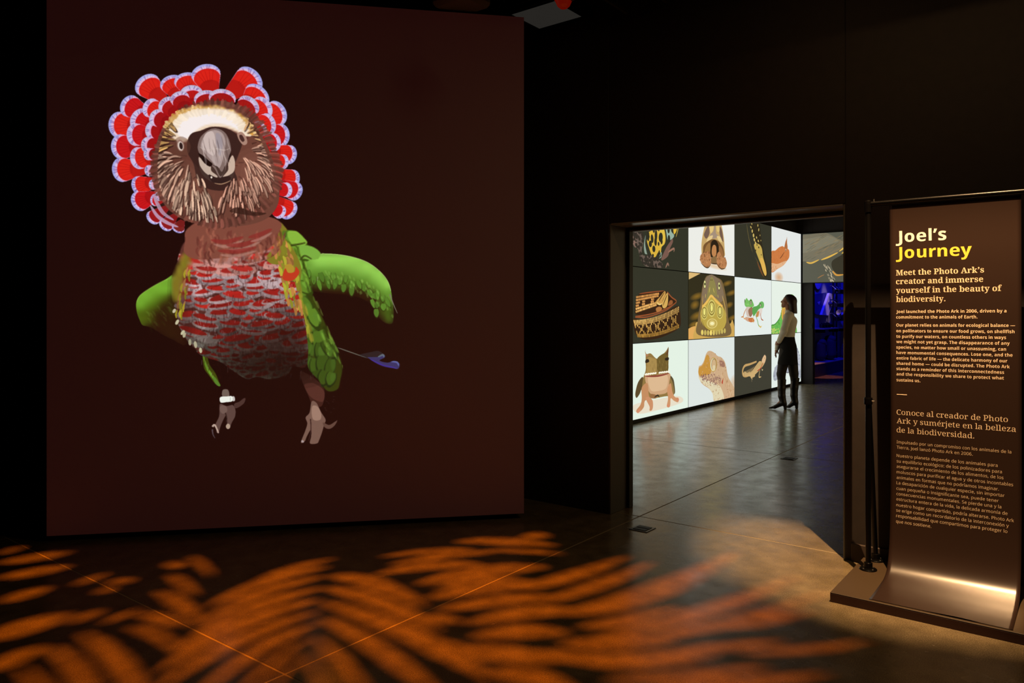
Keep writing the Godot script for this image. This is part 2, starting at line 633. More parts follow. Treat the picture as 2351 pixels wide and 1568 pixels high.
# rows of barred breast feathers between a left, a middle and a right point
func breast_row(q: Painter, a: Array, n: int, hgt: float, red: Color, pale: Color, dim: float) -> void:
	var p0 := Vector2(a[0], a[1])
	var p1 := Vector2(a[2], a[3])
	var p2 := Vector2(a[4], a[5])
	for i in n:
		var t := (i + 0.5 + rng.randf_range(-0.3, 0.3)) / n
		var c := p0.lerp(p1, t).lerp(p1.lerp(p2, t), t) + Vector2(0, rng.randf_range(-0.35, 0.35) * hgt)
		var wid := p0.distance_to(p2) / n * rng.randf_range(0.7, 1.8)
		var tilt := ((p1 - p0).lerp(p2 - p1, t)).angle() + rng.randf_range(-0.3, 0.2)
		var hh := hgt * rng.randf_range(0.75, 1.2)
		var x := Vector2(cos(tilt), sin(tilt))
		var y := x.orthogonal() * -1.0
		if y.y < 0:
			y = -y
		var o := PackedVector2Array()
		for k in 13:
			var g := PI * k / 12.0
			o.append(c - x * cos(g) * wid * 0.58 + y * (sin(g) * hh * 0.62))
		for k in 7:
			var g := PI * (1.0 - k / 6.0)
			o.append(c - x * cos(g) * wid * 0.5 + y * (sin(g) * hh * 0.1 - hh * 0.35))
		var pc := jit(pale, 0.24)
		q.fill(o, pc)
		for k in 7:
			var u := rng.randf_range(-0.48, 0.48)
			var s0 := c + x * u * wid + y * hh * 0.25
			var s1 := c + x * u * wid * 1.05 + y * hh * rng.randf_range(0.6, 0.8)
			q.s([s0.x, s0.y, s1.x, s1.y], rng.randf_range(2.0, 5.0), (C(40, 18, 18, 130) if k % 2 else Color(minf(1, pale.r * 1.25), minf(1, pale.g * 1.25), minf(1, pale.b * 1.3), 0.6)), 1.5)
		if rng.randf() < 0.86:
			var r := PackedVector2Array()
			var k2 := rng.randf_range(0.75, 1.1)
			for k in 11:
				var g := PI * k / 10.0
				r.append(c - x * cos(g) * wid * 0.5 * k2 + y * (sin(g) * hh * 0.36 - hh * 0.08))
			for k in 7:
				var g := PI * (1.0 - k / 6.0)
				r.append(c - x * cos(g) * wid * 0.48 * k2 - y * (sin(g) * hh * 0.28 + hh * 0.1))
			q.fill(r, jit(red, 0.22))
		if rng.randf() < 0.5:
			q.s([c.x - wid * 0.5, c.y + hh * 0.1, c.x, c.y + hh * 0.8, c.x + wid * 0.5, c.y + hh * 0.1], 3.0, C(30, 12, 12, 90 * dim))


# pale streaks fanning out from a point: angles in degrees, radii in canvas units
func streaks(q: Painter, at: Array, a0: float, a1: float, r0: float, r1: float, n: int, sag: float, base: Color) -> void:
	for k in n:
		var t := (k + 0.5) / n
		var r := lerpf(r0, r1, sqrt(rng.randf()))
		var g := deg_to_rad(lerpf(a0, a1, fposmod(t * 7.3 + rng.randf() * 0.1, 1.0)))
		var len := rng.randf_range(34, 84)
		var d := Vector2(cos(g), sin(g) * 1.05)
		var s0 := Vector2(at[0], at[1]) + d * r
		var s1 := s0 + (d + Vector2(0, sag * 0.3)).normalized() * len * 0.5
		var s2 := s0 + (d + Vector2(0, sag)).normalized() * len
		var lum := rng.randf_range(0.62, 1.12)
		var c := Color(minf(1, base.r * lum), minf(1, base.g * lum), minf(1, base.b * lum))
		q.s([s0.x + 3, s0.y + 4, s1.x + 3, s1.y + 5, s2.x + 3, s2.y + 5], 13, C(46, 24, 20, 150))
		q.s([s0.x, s0.y, s1.x, s1.y, s2.x, s2.y], rng.randf_range(5.5, 9.5), c)


func parrot_picture() -> Image:
	var q := Painter.new(2048, 2342, C(28, 8, 7))
	# tail streamer
	q.s([1194,1552,1242,1570,1328,1602], 5, C(95, 92, 80))
	q.f([1292,1586,1338,1575,1373,1569,1396,1581,1400,1593,1381,1601,1338,1602,1309,1598], C(60, 62, 68, 110))
	q.f([1328,1598,1373,1597,1400,1587,1404,1599,1381,1613,1416,1623,1445,1615,1467,1624,1471,1638,1459,1653,1416,1639,1361,1618], C(62, 58, 112, 220))
	q.s([1373,1597,1396,1587,1400,1599], 9, C(104, 120, 130, 200))
	q.s([1432,1619,1459,1622,1467,1639], 8, C(96, 104, 165, 220))
	q.s([1338,1606,1396,1635,1459,1649], 8, C(66, 50, 150, 220))
	# left wing: olive shade with a bright leading edge
	var wl := [526,1225,460,1257,408,1288,367,1320,352,1350,354,1391,366,1428,378,1449,408,1458,455,1488,505,1515,558,1527,558,1349]
	var L := q.layer()
	L.f(wl, C(46, 24, 10))
	L.f([329,1294,329,1452,385,1453,408,1406,455,1350,558,1315,558,1198], C(80, 108, 22))
	L.f([329,1331,343,1369,381,1368,434,1323,558,1283,558,1179,399,1256], C(112, 164, 46))
	L.f([381,1453,364,1406,399,1378,427,1391,416,1434], C(70, 78, 16))
	L.f([469,1331,558,1311,558,1406,487,1391], C(52, 44, 12))
	q.merge(L, wl, 5)
	for k in 60:
		var tt := rng.randf()
		var px := lerpf(2048 * 0.19, 2048 * 0.285, tt)
		var py := lerpf(1395.0, 1300.0, tt) + rng.randf_range(-10, 70)
		q.s([px, py, px + 9, py + 9, px + 14, py + 22], 8, jit(C(150, 200, 80, 22) if rng.randf() < 0.5 else C(60, 84, 20, 24), 0.2))
	q.s([519,1231,460,1257,408,1288,367,1320,354,1350], 6, C(160, 205, 85, 110), 3)
	# right wing
	var wr := [1033,1123,1118,1127,1194,1130,1264,1143,1328,1166,1380,1204,1416,1248,1431,1287,1439,1346,1445,1396,1439,1441,1416,1445,1385,1425,1361,1382,1330,1347,1280,1323,1203,1312,1127,1304,1071,1289,1033,1212]
	L = q.layer()
	L.f(wr, C(44, 26, 10))
	L.f([1033,1096,1118,1114,1264,1112,1377,1169,1455,1267,1465,1366,1396,1346,1338,1295,1265,1280,1184,1273,1108,1266,1033,1251], C(72, 104, 28))
	L.f([1033,1096,1118,1114,1264,1112,1377,1169,1455,1267,1445,1346,1388,1303,1318,1258,1241,1233,1165,1230,1052,1212], C(104, 152, 52))
	L.f([1052,1096,1127,1114,1264,1112,1377,1179,1445,1267,1400,1275,1338,1225,1261,1198,1184,1183,1089,1176], C(140, 196, 78))
	L.f([1381,1346,1431,1346,1447,1425,1416,1437,1388,1398], C(64, 86, 22))
	q.merge(L, wr, 5)
	q.s([1118,1129,1194,1132,1264,1143,1328,1166,1380,1204,1416,1248,1431,1295], 4, C(195, 226, 140, 150), 3)
	var wing := [[1074,1221], [1099,1250], [1127,1234], [1150,1250], [1184,1234], [1213,1259], [1241,1245], [1268,1272], [1118,1269], [1159,1273], [1196,1265], [1232,1288], [1265,1296], [1338,1311], [1361,1327], [1381,1311], [1404,1335], [1353,1354], [1381,1366], [1406,1374], [1373,1398], [1416,1346], [1315,1288], [1291,1268]]
	for a in wing:
		leaf(q, a[0] - 8, a[1] - 20, rng.randf_range(34, 56), rng.randf_range(20, 30), 1.35 + rng.randf_range(-0.4, 0.4), jit(C(92, 140, 46, 200), 0.15), C(44, 50, 14, 150))
	for k in 90:
		var a := Vector2(rng.randf_range(1140, 1440), 0)
		var tt := (a.x - 1140) / 300.0
		a.y = 1195 + tt * tt * 150 + rng.randf_range(0, 70)
		q.s([a.x, a.y, a.x + 6, a.y + 16], 8, jit(C(100, 150, 50, 70) if k % 2 else C(165, 212, 100, 60), 0.1))
	q.s([1427,1311,1443,1356,1461,1398], 6, C(120, 120, 96), 2)
	# legs and feet
	q.f([1033,1658,1090,1687,1131,1727,1139,1766,1131,1805,1118,1818,1086,1810,1067,1765,1046,1716], C(62, 32, 26))
	q.f([1052,1716,1093,1713,1135,1747,1131,1795,1094,1785,1067,1759], C(84, 46, 38))
	q.f([1082,1794,1101,1798,1112,1818,1124,1844,1143,1877,1137,1897,1128,1931,1114,1970,1105,1983,1075,1982,1080,1950,1079,1920,1062,1949,1052,1972,1037,1979,1039,1964,1056,1920,1063,1891,1056,1865,1073,1843], C(118, 88, 76))
	q.f([1086,1814,1109,1818,1124,1853,1118,1877,1090,1876,1082,1845], C(156, 122, 106))
	q.s([1077,1872,1079,1920,1069,1969], 5, C(58, 34, 30), 3)
	q.f([1131,1889,1158,1901,1185,1886,1194,1882,1181,1906,1160,1919,1139,1912], C(96, 68, 58))
	q.e([1043,1972][0], [1043,1972][1], 7, 5, 0.6, C(170, 150, 150))
	for k in 16:
		var x := rng.randf_range(1128, 1176)
		var y := rng.randf_range(1690, 1850)
		q.s([x, y, x + 8, y + 4], 3, C(70, 46, 40, 130))
	q.f([705,1735,727,1735,731,1764,704,1764], C(112, 96, 86))
	q.f([694,1796,720,1806,747,1803,758,1826,756,1854,745,1875,738,1892,734,1905,722,1901,723,1873,718,1848,705,1872,695,1897,689,1919,680,1923,676,1900,673,1889,689,1853,691,1824], C(92, 68, 62))
	q.f([696,1805,718,1806,723,1829,705,1840,693,1824], C(112, 88, 80))
	q.f([753,1797,774,1788,793,1773,800,1777,793,1796,771,1813,756,1816], C(74, 50, 45))
	q.s([662,1896,671,1888,682,1910,687,1925], 9, C(190, 165, 150), 5)
	q.s([662,1907,664,1928,673,1947], 7, C(84, 70, 74), 2)
	q.e([727,1896][0], [727,1896][1], 9, 12, 0, C(176, 152, 132))
	q.s([716,1836,722,1863,718,1878], 5, C(48, 30, 26), 3)
	q.f([694,1767,720,1764,745,1764,745,1785,720,1789,696,1790], C(236, 240, 230))
	q.f([747,1764,754,1767,756,1782,747,1785], C(200, 195, 190))
	q.s([736,1768,736,1785], 3, C(190, 190, 184), 3)
	# thigh feathers
	q.f([622,1567,640,1586,651,1624,675,1662,693,1710,694,1718,676,1710,648,1671,626,1633], C(66, 74, 14))
	q.s([622,1573,637,1630,662,1675,693,1718], 10, C(104, 152, 40))
	q.s([666,1676,680,1702,694,1718], 15, C(84, 124, 40))
	# body
	q.f([554,1076,522,1161,508,1255,508,1349,519,1421,544,1481,583,1542,630,1586,693,1607,756,1654,807,1685,848,1678,907,1687,977,1668,1000,1630,1052,1638,1093,1561,1093,1464,1074,1367,1056,1270,1033,1173,999,1087,958,1020,866,983,683,997], C(92, 48, 42))
	q.f([630,1557,720,1558,829,1569,977,1560,1052,1580,1033,1634,1000,1634,977,1668,907,1687,848,1678,807,1685,756,1654,693,1607], C(58, 44, 38))
	# barred breast, lowest rows first
	L = q.layer()
	var rows := [
		[[765,1654,866,1686,968,1657], 7], [[734,1638,866,1671,992,1642], 8], [[702,1619,866,1655,1033,1623], 9], [[666,1603,866,1640,1061,1604], 10],
		[[637,1584,848,1621,1075,1584], 10], [[612,1561,838,1597,1082,1561], 11], [[590,1538,829,1574,1086,1534], 11], [[572,1512,820,1549,1090,1507], 11],
		[[554,1481,811,1521,1086,1476], 11], [[540,1455,802,1492,1082,1445], 10], [[529,1425,792,1463,1074,1413], 10], [[522,1395,789,1433,1067,1382], 10],
		[[519,1364,783,1398,1059,1351], 9], [[515,1334,778,1368,1048,1320], 9], [[515,1304,774,1333,1033,1289], 9], [[519,1274,771,1303,1018,1259], 9],
		[[522,1244,767,1272,1007,1228], 8], [[529,1217,765,1240,992,1201], 8], [[536,1191,765,1211,968,1174], 8], [[547,1168,765,1184,949,1151], 7],
		[[593,1141,770,1158,925,1128], 6], [[692,1105,811,1126,912,1102], 4],
	]
	for i in rows.size():
		var t := float(i) / (rows.size() - 1)
		var lit := smoothstep(0.0, 0.62, t)
		var red := C(66, 18, 16).lerp(C(178, 38, 32), lit)
		var pale := C(72, 78, 66).lerp(C(174, 152, 154), smoothstep(0.05, 0.8, t))
		if t > 0.84:
			red = C(182, 46, 40)
			pale = C(170, 120, 112)
		breast_row(L, rows[i][0], ceili(rows[i][1] * 0.68), 40.0 if t > 0.25 else 26.0, red, pale, lit)
	q.merge(L, [554,1076,519,1161,503,1255,503,1349,513,1421,538,1481,576,1542,622,1586,693,1611,756,1658,807,1689,848,1680,907,1691,977,1672,1003,1634,1052,1642,1097,1561,1097,1464,1078,1367,1059,1270,1033,1173,999,1087,958,1020,866,983,683,997], 2)
	for k in 420:
		var t := rng.randf()
		var x := rng.randf_range(lerpf(560.0, 640.0, t * t), lerpf(1110.0, 1120.0, t))
		var y := lerpf(1200.0, 1680.0, t)
		var dim := 1.0 - 0.6 * smoothstep(0.3, 1.0, t)
		q.s([x, y, x + rng.randf_range(-4, 4), y + rng.randf_range(10, 24)], rng.randf_range(2.5, 4.5), C(206, 190, 196, 120 * dim) if k % 2 else C(48, 16, 16, 110), 2.0)
	# soft shade on the belly and the right flank of the breast
	q.glow([866,1559][0], [866,1559][1], 290, 150, 0.05, C(34, 14, 11, 150))
	q.glow([940,1647][0], [940,1647][1], 260, 100, 0.0, C(30, 14, 11, 150))
	q.glow([540,1368][0], [540,1368][1], 60, 230, -0.1, C(44, 16, 12, 110))
	q.glow([1014,1483][0], [1014,1483][1], 110, 190, 0.2, C(36, 12, 10, 110))
	q.glow([792,1406][0], [792,1406][1], 260, 200, 0.0, C(40, 12, 10, 50))
	# ragged white edge on the left flank
	for a in [[510,1378,501,1396], [522,1425,512,1447], [547,1472,533,1491], [549,1481,544,1504], [569,1510,570,1538], [590,1519,594,1550], [612,1548,615,1572]]:
		q.s([a[0], a[1], (a[0] + a[2]) / 2, (a[1] + a[3]) / 2, a[2], a[3]], 13, jit(C(176, 170, 140), 0.12))
	# yellow flanks and neck sides
	L = q.layer()
	L.f([547,1127,526,1170,505,1218,497,1274,505,1340,529,1334,537,1274,547,1217,569,1179,569,1141], C(126, 110, 34))
	q.merge(L, [547,1115,519,1170,499,1218,494,1274,501,1349,547,1349,551,1274,561,1217,583,1179,576,1141], 4)
	for k in 30:
		var t := rng.randf()
		var x := lerpf(565.0, 520.0, t) + rng.randf_range(-12, 20)
		var y := lerpf(1190.0, 1400.0, t)
		q.s([x, y, x - 6, y + 20, x - 4, y + 38], 8, jit(C(150, 138, 36) if rng.randf() < 0.6 else C(150, 100, 60), 0.2))
	q.f([940,991,967,1010,992,1048,1033,1125,1059,1212,1063,1289,1033,1328,1025,1270,1007,1212,958,1184,906,1175,888,1146,921,1098,903,1050], C(128, 118, 36))
	for k in 90:
		var t := rng.randf()
		var x := lerpf(950.0, 1035.0, t) + rng.randf_range(-50, 20)
		var y := lerpf(1040.0, 1380.0, t)
		q.s([x, y, x + 9, y + 20, x + 10, y + 42], 13, jit(C(150, 146, 44) if rng.randf() < 0.65 else C(176, 120, 62), 0.22))
	q.f([968,1184,992,1178,1007,1197,996,1224,969,1217], C(178, 140, 48))
	q.f([968,1197,981,1216,1007,1212,1014,1189,1029,1216,999,1251,958,1244], C(190, 56, 32))
	# green shoulder and flank feathers
	var green := [
		[[981,1068], 84, 44, 0.45], [[1007,1092], 90, 50, 0.62], [[1033,1125], 80, 48, 0.75], [[992,1126], 74, 46, 0.9], [[1022,1173], 78, 50, 1.0], [[999,1197], 74, 40, 1.3],
		[[1033,1222], 70, 44, 1.25], [[1007,1251], 70, 40, 1.35], [[1029,1290], 76, 42, 1.3], [[1052,1270], 70, 38, 0.8], [[1048,1348], 78, 40, 1.3], [[1067,1367], 84, 44, 1.2],
		[[1052,1396], 80, 40, 1.5], [[1082,1435], 88, 48, 1.35], [[1101,1406], 84, 44, 1.1], [[1074,1483], 84, 44, 1.6], [[1108,1493], 86, 48, 1.45], [[1135,1484], 90, 48, 1.3],
		[[1093,1551], 84, 48, 1.6], [[1131,1561], 90, 52, 1.5], [[1162,1552], 92, 50, 1.4], [[1090,1610], 74, 46, 1.7], [[1124,1630], 84, 50, 1.55], [[1162,1624], 88, 52, 1.5], [[1184,1617], 84, 40, 1.55],
		[[1131,1682], 70, 46, 1.6], [[1162,1687], 64, 48, 1.7], [[1184,1683], 60, 40, 1.75],
	]
	var flank := [951,1036,992,1025,1037,1043,1063,1076,1093,1101,1123,1125,1108,1153,1063,1165,1074,1250,1118,1367,1146,1441,1173,1507,1207,1586,1219,1650,1213,1703,1200,1742,1162,1755,1131,1737,1112,1698,1067,1642,1067,1561,1056,1454,1041,1367,1033,1270,1037,1193,1007,1116]
	L = q.layer()
	L.f([1033,1212,1074,1289,1108,1367,1142,1445,1169,1513,1203,1591,1215,1650,1207,1699,1196,1738,1162,1749,1137,1733,1118,1694,1075,1639,1075,1561,1063,1444,1048,1348], C(52, 60, 14))
	L.f([954,1039,992,1029,1033,1047,1059,1080,1086,1105,1118,1124,1104,1143,1052,1154,1061,1212,1033,1251,992,1174], C(86, 110, 30))
	for g in green:
		var a: Array = g[0]
		var y: float = a[1]
		var lit := 1.0 - smoothstep(1150.0, 1700.0, y) * 0.4
		leaf(L, a[0] - 16 + rng.randf_range(-16, 14), a[1] - 22 + rng.randf_range(-16, 16), g[1] * 1.15, g[2] * 1.25, g[3] + rng.randf_range(-0.4, 0.3), jit(Color(0.37 * lit, 0.52 * lit, 0.15 * lit), 0.2), Color(0.2 * lit, 0.28 * lit, 0.06))
		leaf(L, a[0] - 8, a[1] - 14, g[1] * 0.7, g[2] * 0.6, g[3], jit(Color(0.47 * lit, 0.67 * lit, 0.22 * lit, 0.6), 0.12), Color(0.42 * lit, 0.6 * lit, 0.2 * lit, 0.4))
	for k in 120:
		var t := rng.randf()
		var x := lerpf(1035.0, 1200.0, t) + rng.randf_range(-34, 60)
		var y := lerpf(1100.0, 1640.0, t)
		L.s([x, y, x + 6, y + 18, x + 14, y + 36], rng.randf_range(6, 12), jit(C(150, 200, 70, 90) if k % 3 else C(40, 52, 12, 120), 0.15))
	for k in 60:
		var t := rng.randf()
		var x := lerpf(1010.0, 1075.0, t) + rng.randf_range(-30, 14)
		var y := lerpf(1180.0, 1500.0, t)
		L.s([x, y, x + 2, y + 20, x + 8, y + 38], 11, jit(C(150, 146, 44, 170), 0.2))
	q.merge(L, flank, 2)
	L = q.layer()
	L.f([977,1035,1014,1028,1044,1053,1063,1080,1033,1096,995,1085], C(134, 180, 60))
	L.f([1029,1096,1080,1095,1120,1124,1104,1153,1052,1150], C(122, 172, 64))
	L.s([992,1093,1023,1088,1055,1080], 10, C(60, 72, 20), 6)
	L.s([1033,1158,1052,1138,1082,1153], 9, C(56, 70, 20), 5)
	q.merge(L, [962,1028,1014,1023,1052,1045,1093,1095,1127,1125,1112,1165,1052,1173,999,1135], 2)
	# dusky neck
	L = q.layer()
	L.f([558,1028,549,1081,547,1132,594,1160,683,1155,765,1146,847,1128,906,1102,940,1040,949,991,866,964,647,979], C(128, 72, 58))
	for k in 170:
		var x := rng.randf_range(600, 1010)
		var y := rng.randf_range(1030, 1160) - absf(x - 800) * 0.05
		L.s([x, y, x + rng.randf_range(-10, 10), y + 20, x + rng.randf_range(-14, 14), y + 44], 10, jit(C(150, 88, 70, 150) if k % 3 else C(98, 44, 38, 150), 0.18))
	for a in [[656,1074,719,1082,792,1058], [720,1097,792,1092,866,1060], [683,1121,765,1123,847,1103], [811,1061,866,1045,912,1021]]:
		L.s(a, 20, C(140, 44, 40, 190))
		L.s([a[0] + 10, a[1] + 18, a[2], a[3] + 20, a[4], a[5] + 16], 13, C(176, 128, 116, 170))
	q.merge(L, [540,1029,526,1104,540,1161,611,1190,720,1185,829,1172,921,1140,967,1058,958,981,866,957,647,970], 2)
	# crest behind the face
	var R := C(214, 30, 24)
	var D := C(196, 18, 26)
	var cr := [
		[[395,592,241,584], 92, R], [[399,676,251,682], 88, D], [[402,770,255,782], 86, R], [[420,548,293,487], 80, D], [[469,482,367,379], 92, R],
		[[526,468,483,363], 84, R], [[575,452,547,346], 86, R], [[665,447,622,306], 100, R], [[719,444,854,332], 104, R], [[792,488,880,400], 96, R],
		[[829,548,971,489], 92, R], [[847,601,988,604], 84, D], [[875,667,1018,694], 70, R], [[902,771,1029,809], 74, R], [[902,810,1040,863], 70, D], [[902,877,1010,957], 72, R],
		[[444,824,334,854], 68, R], [[448,881,334,925], 70, D], [[478,936,401,998], 52, C(150, 20, 26)], [[513,969,455,1030], 50, C(140, 24, 30)], [[540,991,512,1044], 44, C(120, 34, 34)],
	]
	for g in cr:
		crest(q, g[0], g[1], g[2], Color(0.64, 0.64, 0.88), 0.14)
	var cm := [
		[[455,599,332,545], 84, D], [[444,628,313,624], 80, D], [[444,716,327,731], 78, R], [[495,544,381,494], 70, R], [[792,530,906,464], 84, R], [[810,574,928,549], 80, R],
		[[847,643,950,631], 66, D], [[888,718,984,722], 54, R], [[893,848,999,845], 54, D], [[884,910,967,958], 50, D], [[460,908,408,904], 44, D],
	]
	for g in cm:
		crest(q, g[0], g[1], g[2], Color(0.76, 0.70, 0.86), 0.17)
	var ci := [
		[[504,616,388,598], 66, C(160, 14, 22)], [[504,578,407,537], 62, C(160, 14, 22)], [[526,539,455,468], 66, C(170, 18, 22)], [[593,517,568,400], 76, C(180, 20, 24)],
		[[558,519,513,433], 66, C(160, 18, 22)], [[647,505,629,419], 84, C(160, 18, 22)], [[701,502,705,409], 92, C(156, 18, 22)], [[765,532,838,448], 80, C(160, 20, 22)],
		[[819,602,884,564], 60, C(170, 22, 26)], [[490,673,371,668], 58, C(156, 16, 22)], [[490,710,381,707], 44, C(130, 18, 22)], [[497,776,385,780], 40, C(120, 24, 26)], [[497,832,402,841], 36, C(110, 24, 26)], [[504,879,427,892], 34, C(100, 26, 28)],
	]
	for g in ci:
		crest(q, g[0], g[1], g[2], Color(0.74, 0.68, 0.80), 0.2)
	for a in [[420,881,437,922,462,963,504,992], [408,928,437,975,478,1004,522,1021]]:
		q.s(a, 16, C(190, 160, 190, 220))
	# face
	q.f([705,462,629,474,558,500,495,541,455,599,430,675,423,759,430,844,455,908,496,958,549,991,629,1012,719,1017,820,1004,893,973,936,914,943,837,928,761,902,675,865,600,819,529,765,480], C(108, 64, 52))
	q.f([665,485,756,490,819,535,865,609,838,601,792,546,719,511,647,511,558,534,496,588,473,636,478,579,522,530,593,498], C(80, 44, 34))
	q.glow([504,794][0], [504,794][1], 80, 190, 0.1, C(74, 40, 32, 90))
	for k in 200:
		var g := rng.randf_range(0, TAU)
		var r := sqrt(rng.randf())
		var x: float = [683,769][0] + cos(g) * 240 * r
		var y: float = [683,769][1] + sin(g) * 235 * r
		var d := Vector2(cos(g), sin(g) + 0.35).normalized() * 24
		q.s([x, y, x + d.x, y + d.y], 8, jit(C(122, 74, 58, 140) if k % 2 else C(62, 32, 26, 140), 0.15), 3)
	for k in 190:
		var g := TAU * k / 190.0 + rng.randf() * 0.03
		var x: float = [683,741][0] + cos(g) * (258 + 12 * sin(g * 3.0))
		var y: float = [683,741][1] + sin(g) * 268
		var d := Vector2(cos(g), sin(g) + 0.25).normalized() * rng.randf_range(14, 34)
		q.s([x - d.x * 1.4, y - d.y * 1.4, x, y, x + d.x * 0.7, y + d.y * 0.7], rng.randf_range(10, 18), jit(C(98, 56, 46, 200) if k % 3 else C(140, 80, 68, 170), 0.2))
	# cream forehead with a ragged yellow-brown edge
	for k in 70:
		var t := k / 69.0
		var g := lerpf(PI * 1.06, PI * 1.98, t)
		var x: float = [651,609][0] + cos(g) * 168
		var y: float = [651,609][1] + sin(g) * 108
		var d := Vector2(cos(g), sin(g) * 0.8) * rng.randf_range(14, 30)
		q.s([x - d.x, y - d.y, x + d.x * 0.4, y + d.y * 0.4, x + d.x, y + d.y], 15, jit(C(196, 142, 66) if k % 2 else C(226, 188, 128), 0.12))
	L = q.layer()
	L.f([490,616,508,559,554,519,615,501,683,494,746,504,785,538,803,583,792,618,765,597,719,580,665,578,620,595,590,623,554,644,522,649], C(236, 212, 186))
	L.f([515,608,540,546,608,513,683,505,745,517,777,558,785,592,737,571,683,562,629,572,590,600,554,632], C(246, 236, 234))
	q.merge(L, [469,636,487,545,554,500,615,482,683,475,756,485,807,530,825,602,792,626,765,604,719,587,665,586,620,603,593,631,554,655,513,660], 3)
	for k in 60:
		var g := lerpf(PI * 1.0, PI * 2.0, k / 59.0)
		var x: float = [651,609][0] + cos(g) * 150
		var y: float = [651,609][1] + sin(g) * 96
		var d := Vector2(cos(g), sin(g) * 0.8) * rng.randf_range(10, 26)
		q.s([x - d.x, y - d.y, x + d.x * 0.3, y + d.y * 0.3, x + d.x, y + d.y], 11, jit(C(246, 228, 204, 200), 0.05))
	# dark lores round the beak
	q.f([575,612,615,596,656,579,710,580,756,601,785,642,770,699,752,757,765,814,719,854,647,852,602,819,584,744,561,698,558,651], C(58, 34, 30))
	L = q.layer()
	streaks(L, [568,722], 98, 196, 14, 150, 90, 0.5, C(224, 176, 150))
	streaks(L, [579,729], 62, 114, 20, 215, 84, 0.3, C(230, 190, 162))
	streaks(L, [777,690], -24, 74, 10, 155, 96, 0.45, C(230, 176, 150))
	streaks(L, [756,719], 58, 112, 40, 180, 60, 0.25, C(216, 160, 136))
	streaks(L, [547,648], 150, 235, 30, 96, 44, 0.1, C(214, 166, 100))
	streaks(L, [785,613], -75, 20, 16, 95, 40, 0.2, C(206, 160, 112))
	q.merge(L, [705,493,629,493,558,519,504,555,465,608,444,684,437,768,444,843,469,908,504,950,558,983,629,998,719,1002,811,985,884,960,921,909,925,838,912,761,888,685,854,610,810,545,765,509], 1)
	q.glow([519,850][0], [519,850][1], 110, 130, 0.3, C(236, 186, 160, 36))
	q.glow([847,792][0], [847,792][1], 100, 130, -0.3, C(236, 180, 156, 36))
	# eyes
	q.f([504,649,529,626,558,636,572,669,558,708,526,716,508,691], C(98, 62, 50, 110))
	q.e([531,665][0], [531,665][1], 15, 26, -0.15, C(150, 116, 104))
	q.e([531,667][0], [531,667][1], 11, 20, -0.15, C(216, 198, 186))
	q.e([533,667][0], [533,667][1], 7, 15, -0.15, C(48, 30, 28))
	q.f([765,604,785,596,803,618,807,644,792,653,774,634], C(170, 132, 116))
	q.f([774,611,785,609,796,630,788,639,777,627], C(70, 42, 38))
	# lower bill
	q.f([606,709,615,724,638,746,665,757,683,782,719,758,730,735,745,700,756,730,752,780,738,811,705,827,662,821,626,796,608,759], C(70, 50, 44))
	q.f([606,713,626,731,654,749,658,772,683,794,672,802,636,784,611,751], C(196, 174, 158))
	q.f([745,700,756,730,752,769,730,789,705,797,727,766,728,735], C(202, 176, 158))
	q.f([647,788,683,801,727,792,738,804,705,827,662,821], C(48, 30, 28))
	q.s([669,825,701,828,741,811], 5, C(160, 124, 96))
	q.e([658,800][0], [658,800][1], 4, 5, 0, C(232, 220, 205))
	# upper bill
	q.f([651,590,683,585,712,599,730,629,739,672,732,705,723,735,714,770,696,801,683,786,669,760,644,735,618,709,604,687,602,660,615,622], C(128, 106, 100))
	q.f([654,596,683,593,705,607,716,641,710,692,698,744,683,760,662,732,633,697,615,671,618,641,633,614], C(172, 152, 148))
	q.f([629,618,651,598,669,608,676,665,669,703,647,695,622,667], C(204, 184, 178))
	q.f([676,608,698,615,705,654,694,706,683,684], C(158, 146, 152, 220))
	q.f([658,745,676,756,694,794,712,774,716,743,701,774,683,752], C(70, 52, 46))
	q.f([604,698,622,705,647,727,662,741,651,753,626,735], C(26, 12, 10))
	q.f([732,701,739,689,734,716,725,732], C(28, 14, 12))
	q.s([608,668,638,682,674,673,710,679,734,670], 6, C(214, 196, 186, 120))
	for k in 26:
		var t := rng.randf()
		var x: float = [617,611][0] + t * 112
		var y: float = [617,611][1] + rng.randf_range(0, 90)
		q.s([x, y, x + rng.randf_range(2, 12), y + 30, x + rng.randf_range(6, 20), y + 62], 4, jit(C(214, 198, 192, 90) if k % 2 else C(92, 74, 70, 80), 0.1))
	# chin shadow
	q.f([734,948,765,929,829,946,888,952,847,965,783,959], C(52, 28, 22, 200))
	q.soften(1)
	return q.done()


# scattered small marks inside a box, kept where a shape holds them
func marks(q: Painter, shape: Array, n: int, r0: float, r1: float, c: Color, c2: Color, stretch := 1.0) -> void:
	var p := q.curve(q.pts(shape), true, 4)
	var lo := p[0]
	var hi := p[0]
	for v in p:
		lo = lo.min(v)
		hi = hi.max(v)
	var k := 0
	var tries := 0
	while k < n and tries < n * 6:
		tries += 1
		var v := Vector2(rng.randf_range(lo.x, hi.x), rng.randf_range(lo.y, hi.y))
		if Geometry2D.is_point_in_polygon(v, p):
			var r := rng.randf_range(r0, r1)
			q.e(v.x, v.y, r * stretch, r, rng.randf_range(-0.4, 0.4), c.lerp(c2, rng.randf()))
			k += 1


